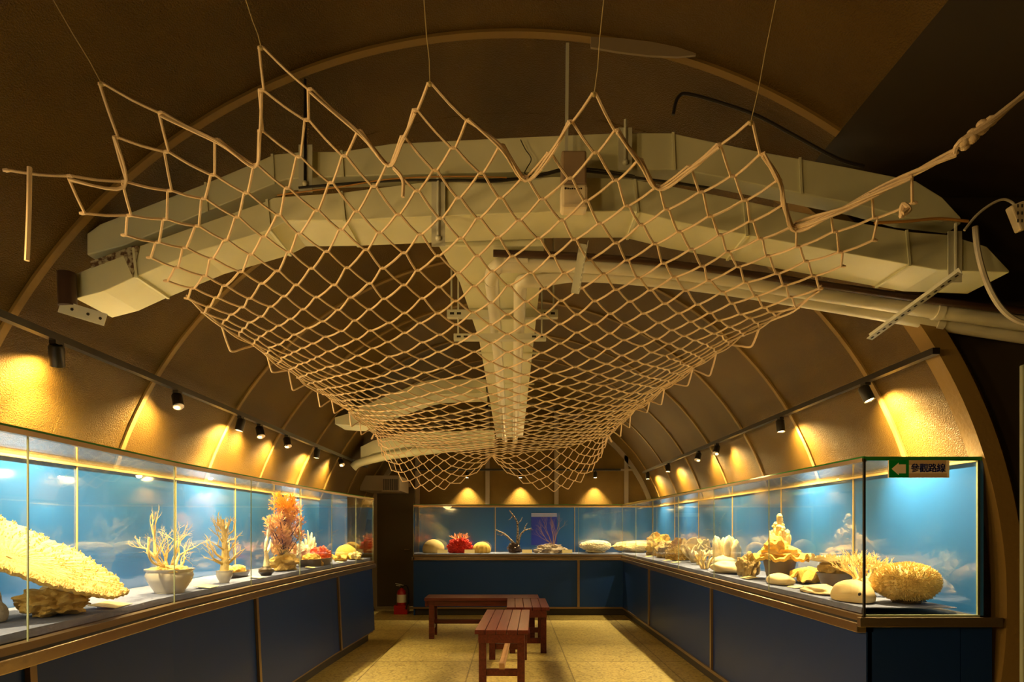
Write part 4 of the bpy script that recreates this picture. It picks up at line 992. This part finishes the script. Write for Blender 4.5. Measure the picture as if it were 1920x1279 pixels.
# --- back case
yb = 9.70
mono('dome_coral', 'cream dome coral at the left end of the back case', MB().ico((-1.19, yb, BZ+.05), (.165, .165, .155), 4, lambda d: 1+.03*nz(d, 2, 7)+.01*nz(d, 16, 2), flat=-.048), 'cream', (-1.19, yb, BZ))
c = V((-.79, yb, BZ)); t = specimen('red_coral', 'bright red bushy coral topped with peach fronds, back case', 'coral', c)
spiky(c+V((0, 0, .09)), (.16, .14, .12), 6, .25, 5, -.088, .2).build('red_bush', 'red', t)
rn = random.Random(4); mb = MB()
for i in range(16):
    a = rn.random()*2*PI; coral_branch(mb, c+V((math.cos(a)*.06, math.sin(a)*.05, .17)), (math.cos(a)*.8, math.sin(a)*.6, .9), .065, .011, 2, rn, .6, 2, .1, .7)
tag(mb.build('peach_fronds', 'peach', t), 'peach fronds')
mono('dome_coral', 'ribbed yellow dome coral right of the red coral, back case', MB().ico((-.46, yb, BZ+.05), (.135, .13, .115), 5, lambda d: 1+.045*math.sin(13*math.atan2(d.y, d.x))*max(0, .9-d.z), flat=-.048), 'yellow', (-.46, yb, BZ))
c = V((.035, yb, BZ)); t = specimen('tree_coral', 'dark twisted tree coral on a wooden base, back case', 'coral', c)
rocky(c+V((0, 0, .06)), (.095, .08, .08), 17, .45, 4, flat=-.058).build('wood_base', 'brownsteel', t)
rn = random.Random(9); mb = MB(); k = 125.
def bp(x, y): return V(((x-960)/124.0, yb, EYE+(HZ-y)/124.0))
for pl, r in (([(968,1030),(962,1018),(955,1010),(946,1002),(936,997),(929,993)], .02), ([(969,1030),(970,1010),(971,996),(970,982),(967,974),(962,966),(955,957)], .018), ([(972,1020),(976,1004),(983,996),(990,993),(997,990)], .014),
              ([(946,1002),(940,1004),(932,1002)], .008), ([(970,984),(976,977),(980,970)], .009), ([(962,966),(958,972),(953,975)], .007), ([(983,996),(986,986),(990,980)], .008), ([(990,993),(1000,994)], .006)):
    q = smooth_path([bp(*p) for p in pl], 4); n = len(q); mb.tube([p+V((0, .03*nz(p, 6, 2), .008*nz(p, 22, 5))) for p in q], [r*(1-.65*i/(n-1)) for i in range(n)], 8)
mb.build('branches', 'blackcoral', t)
c = V((.57, yb, BZ)); t = specimen('fan_coral', 'thin purple grey fan coral on a pale rough rock, back case', 'coral', c)
rocky(c+V((0, 0, .04)), (.215, .15, .095), 19, .5, 5, flat=-.039).build('rock_base', 'greyrock', t)
rn = random.Random(33); mb = MB()
for d, L in (((-.55, 0, .9), .17), ((-.25, 0, 1), .17), ((.12, 0, 1), .17), ((.32, 0, 1), .15), ((-.75, 0, .7), .15)):
    coral_branch(mb, c+V((.06, 0, .09)), d, L, .012, 5, rn, .38, 2, .12, .70, None, 4, V((0, 1, 0)))
mb.build('fan_twigs', 'purple', t)
mono('table_coral', 'white flat topped table coral right of the fan, back case', spiky(V((1.27, yb, BZ+.105)), (.235, .2, .085), 5, .07, 5, None, .10).ico((1.27, yb, BZ+.05), (.15, .13, .07), 4, lambda d: 1+.35*nz(d, 4, 6), flat=-.048), 'white', (1.27, yb, BZ))
for x, lab in ((-1.03, 'cream card standing right of the cream dome'), (-.63, 'cream card standing right of the red coral'), (.225, 'cream card standing right of the tree coral'), (.82, 'cream card right of the fan coral rock')):
    label_card(lab+', back case', x, 9.5, BZ, .15, .06, 0, 0, True)
tag(MB().box((.30, 9.972, 1.02), (.70, 9.979, 1.52)).build('blue_poster', 'screen', smooth=False, origin=(.5, 9.97, 1.0)), 'deep blue poster with pale top band behind the fan coral', 'poster')  # flat panel added in place of a blue reflection on the backdrop
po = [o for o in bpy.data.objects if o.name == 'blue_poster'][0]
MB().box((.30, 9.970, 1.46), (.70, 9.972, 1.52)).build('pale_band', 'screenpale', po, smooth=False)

# --- right case, far to near
mono('table_coral', 'wide cream plate coral in the far right corner', spiky(V((1.83, 9.66, RZ+.09)), (.29, .22, .08), 6, .07, 5, None, .10).ico((1.83, 9.66, RZ+.05), (.19, .15, .06), 4, lambda d: 1+.35*nz(d, 4, 9), flat=-.048), 'cream', (1.83, 9.66, RZ))
mono('coral_rock', 'tall rough yellow coral block next to the corner plate', rocky(V((1.97, 8.62, RZ+.12)), (.15, .19, .16), 23, .5, 5, flat=-.118), 'yellow', (1.97, 8.62, RZ))
mono('coral_rock', 'rough tan coral block in the far half of right case', rocky(V((1.93, 7.98, RZ+.08)), (.12, .15, .13), 25, .5, 5, flat=-.078), 'brownrock', (1.93, 7.98, RZ))
mono('coral_rock', 'bristly golden coral block before the leafy pale coral', spiky(V((1.93, 7.45, RZ+.08)), (.12, .14, .14), 12, .22, 5, -.078, .3), 'gold', (1.93, 7.45, RZ))
c = V((1.99, 6.95, RZ))
mb = MB()
for a, h in ((-.4, .8), (.3, .7), (.9, 1), (1.6, .9), (2.2, .9), (2.9, .7), (3.4, .8), (4.4, 1), (4.9, .8), (5.3, .9)):
    def blade(u, v, a=a, h=h):
        r = .02+.11*v; w = (u-.5)*.15*(.4+v)
        p = V((math.cos(a)*r-math.sin(a)*w, math.sin(a)*r+math.cos(a)*w, .27*v*h*(1-.35*(2*u-1)**2+.22*nz((u*5, a*3, 1)))))
        return c+p+V((.02*nz((u*4, v*3, a)), .02*nz((u*4, v*3, a+5)), 0))
    mb.sheet(blade, 12, 8, .012)
mono('leafy_coral', 'pale leafy coral of folded upright blades, right case', mb, 'white', c)
rn = random.Random(41); mb = MB(); c = V((1.762, 5.85, RZ))
for i in range(9):
    a = rn.random()*2*PI; coral_branch(mb, c+V((math.cos(a)*.02, math.sin(a)*.04, .0)), (math.cos(a)*.55, math.sin(a)*.9, .9), .075, .013, 2, rn, .6, 2, .15, .75)
mono('branching_coral', 'low cream branching coral against the glass, right case', mb, 'cream', c)
c = V((2.0, 6.02, RZ)); t = specimen('finger_coral', 'white cluster of fat finger corals on a slab, right case', 'coral', c)
MB().box((c.x-.14, c.y-.2, RZ), (c.x+.12, c.y+.2, RZ+.05)).build('slab_base', 'greypot', t, smooth=False, bevel=.012)
mb = fingers(MB(), c+V((0, 0, .05)), 15, .12, .27, .036, 4, .10); mb.ico(c+V((0, 0, .06)), (.14, .16, .06), 3, flat=-.01); mb.build('fingers', 'white', t)
mono('ruffled_coral', 'small white frilly coral left of the finger corals', ruffle((1.93, 6.5, RZ+.09), .10, 7, 6, .022, .03, .012, rag=.3).tube([(1.93, 6.5, RZ), (1.93, 6.5, RZ+.1)], [.06, .035], 12), 'white', (1.93, 6.5, RZ))
mono('flat_stone', 'long flat yellow stone before the finger corals', MB().ico((1.80, 5.36, RZ+.045), (.115, .25, .055), 4, lambda d: 1+.15*nz(d, 1.6, 5), flat=-.043), 'stone', (1.8, 5.36, RZ), 'stone')
mono('coral_rock', 'brown fluted rock with yellow growth between stone and tower', rocky(V((1.815, 4.90, RZ+.08)), (.07, .08, .10), 44, .45, 5, flat=-.078), 'brownrock', (1.815, 4.9, RZ))
c = V((1.94, 4.64, RZ)); t = specimen('tower_coral', 'tall knobbly tower coral on a yellow ruffled plate in dark pot', 'coral', c)
MB().lathe([(0, 0), (.085, 0), (.115, .15), (.125, .155), (.105, .155), (0, .14)], c, 32).build('pot', 'greypot', t)
ruffle(c+V((0, 0, .175)), .20, 8, 8, .018, -.015, .02, rag=.18).ico(c+V((0, 0, .19)), (.15, .15, .06), 4, lambda d: 1+.3*nz(d, 3, 6)).build('ruffled_plate', 'yellow', t)
mb = fingers(MB(), c+V((.0, .01, .18)), 26, .075, .22, .018, 9, .15)
for i, (x, y, h) in enumerate(((0, 0, .31), (.02, .02, .27), (-.03, .01, .25), (.01, -.04, .22), (.0, .05, .2), (.035, -.02, .19), (.01, .01, .29), (-.02, -.03, .23))):
    b = c+V((x*.7, y*.8, .17)); mb.tube([b, b+V((.004, .006, h*.5)), b+V((-.004*(i % 2), .004, h*.85)), b+V((0, 0, h*.94)), b+V((0, 0, h))], [.026, .022, .019, .021, .008], 9)
    for q in range(5): a = q*1.9+i; mb.tube([b+V((0, 0, h*(.3+.13*q))), b+V((math.cos(a)*.03, math.sin(a)*.03, h*(.36+.13*q)))], [.013, .009], 7)
tag(mb.build('tower', 'cream', t), 'cream knobbly column')
rocky(c+V((-.05, -.06, .25)), (.07, .07, .06), 51, .4, 4).build('side_mound', 'yellow', t)
mono('ruffled_coral', 'low yellow frilled coral right of the tower pot', ruffle((2.03, 4.38, RZ+.10), .115, 9, 5, .03, -.06, .012, rag=.25).ico((2.03, 4.38, RZ+.05), (.08, .08, .06), 4, lambda d: 1+.2*nz(d, 3, 1), flat=-.048), 'yellow', (2.03, 4.38, RZ))
c = V((2.03, 4.02, RZ)); t = specimen('potted_coral', 'broad flat cream plate coral resting on a brown bowl, right case', 'coral', c)
MB().lathe([(0, 0), (.07, 0), (.105, .09), (.112, .095), (.095, .095), (0, .085)], c, 30).build('pot', 'greypot', t)
mb = ruffle(c+V((0, 0, .165)), .145, 12, 9, .004, .02, .02, rag=.1); rn = random.Random(2)
for i in range(160):
    a = rn.random()*2*PI; q = math.sqrt(rn.random())*.145; p = c+V((math.cos(a)*q, math.sin(a)*q, .178+.02*(q/.145)**2)); mb.tube([p, p+V((0, 0, .014))], [.005, .002], 5)
mb.build('coral_plate', 'stone', t)
rocky(c+V((0, 0, .115)), (.085, .085, .05), 61, .4, 4).build('coral_stalk', 'brownrock', t)
rn = random.Random(77); mb = MB(); c = V((1.985, 3.62, RZ))
for i in range(20):
    a = rn.random()*2*PI; e = rn.uniform(.2, 1); coral_branch(mb, c+V((math.cos(a)*.02, math.sin(a)*.03, .06)), (math.cos(a)*.7*e+.1, math.sin(a)*e-.1, .75), .078, .010, 3, rn, .6, 3, .05, .72, n=5)
mb.ico(c+V((0, 0, .045)), (.07, .07, .06), 3, flat=-.044)
mono('branching_coral', 'cream yellow bush of antler branches behind the corner stone', mb, 'cream', c)
mono('flat_stone', 'smooth long flat stone before the tower pot', MB().ico((1.79, 4.27, RZ+.028), (.07, .15, .045), 4, lambda d: 1+.12*nz(d, 1.5, 8), flat=-.026), 'stone', (1.79, 4.27, RZ), 'stone')
mono('flat_stone', 'broad pale flat slab stone near the right corner glass', MB().ico((1.80, 3.72, RZ+.012), (.095, .17, .035), 4, lambda d: 1+.25*nz(d, 2.0, 15), flat=-.010), 'stone', (1.80, 3.72, RZ), 'stone')
st_ = MB().ico((1.765, 3.32, RZ+.03), (.085, .15, .078), 4, lambda d: 1+.08*nz(d, 1.5, 18), flat=-.028)
t = tag(st_.build('smooth_stone', 'stone', origin=(1.765, 3.32, RZ)), 'smooth rounded stone with a dark hole at the right case corner', 'stone', 'coral specimens')
MB().ico((1.735, 3.19, RZ+.045), (.010, .008, .011), 2).build('dark_hole', 'hole', t)
c = V((1.985, 3.22, RZ)); t = specimen('brush_coral', 'large bristly dome coral lying behind the sign end glass', 'coral', c)
bm_ = spiky(c+V((0, 0, .105)), (.148, .128, .090), 71, .03, 5, None, .06); rn = random.Random(6)
for i in range(4200):
    d = V((rn.gauss(0, 1), rn.gauss(0, 1), rn.gauss(0, 1))).normalized(); k = 1+.06*nz(d, 2.2, 71)
    p = c+V((0, 0, .105))+V((d.x*.148, d.y*.128, d.z*.090))*k
    if p.z < RZ+.02: continue
    e = (d+V((rn.uniform(-.4, .4), rn.uniform(-.4, .4), rn.uniform(-.2, .5)))).normalized(); bm_.tube([p-d*.004, p+e*rn.uniform(.008, .017)], [.0032, .0009], 4, caps=False)
bm_.build('bristles', 'cream', t)
rocky(c+V((0, 0, .012)), (.07, .06, .018), 13, .4, 3, flat=-.011).build('dark_foot', 'darkpot', t)
label_card('yellow card before the rough yellow block, far right', 1.75, 8.2, RZ, .08, .14, -.12)
label_card('farther of two yellow cards side by side, right case', 1.75, 7.22, RZ, .08, .14, -.12)
label_card('nearer of two yellow cards side by side, right case', 1.75, 6.85, RZ, .08, .14, -.12)
label_card('yellow card before the dark pot of the tower coral', 1.76, 4.75, RZ, .09, .15, -.12)
label_card('yellow card lying before the frilled coral and brown bowl', 1.80, 4.03, RZ, .09, .12, -.1)
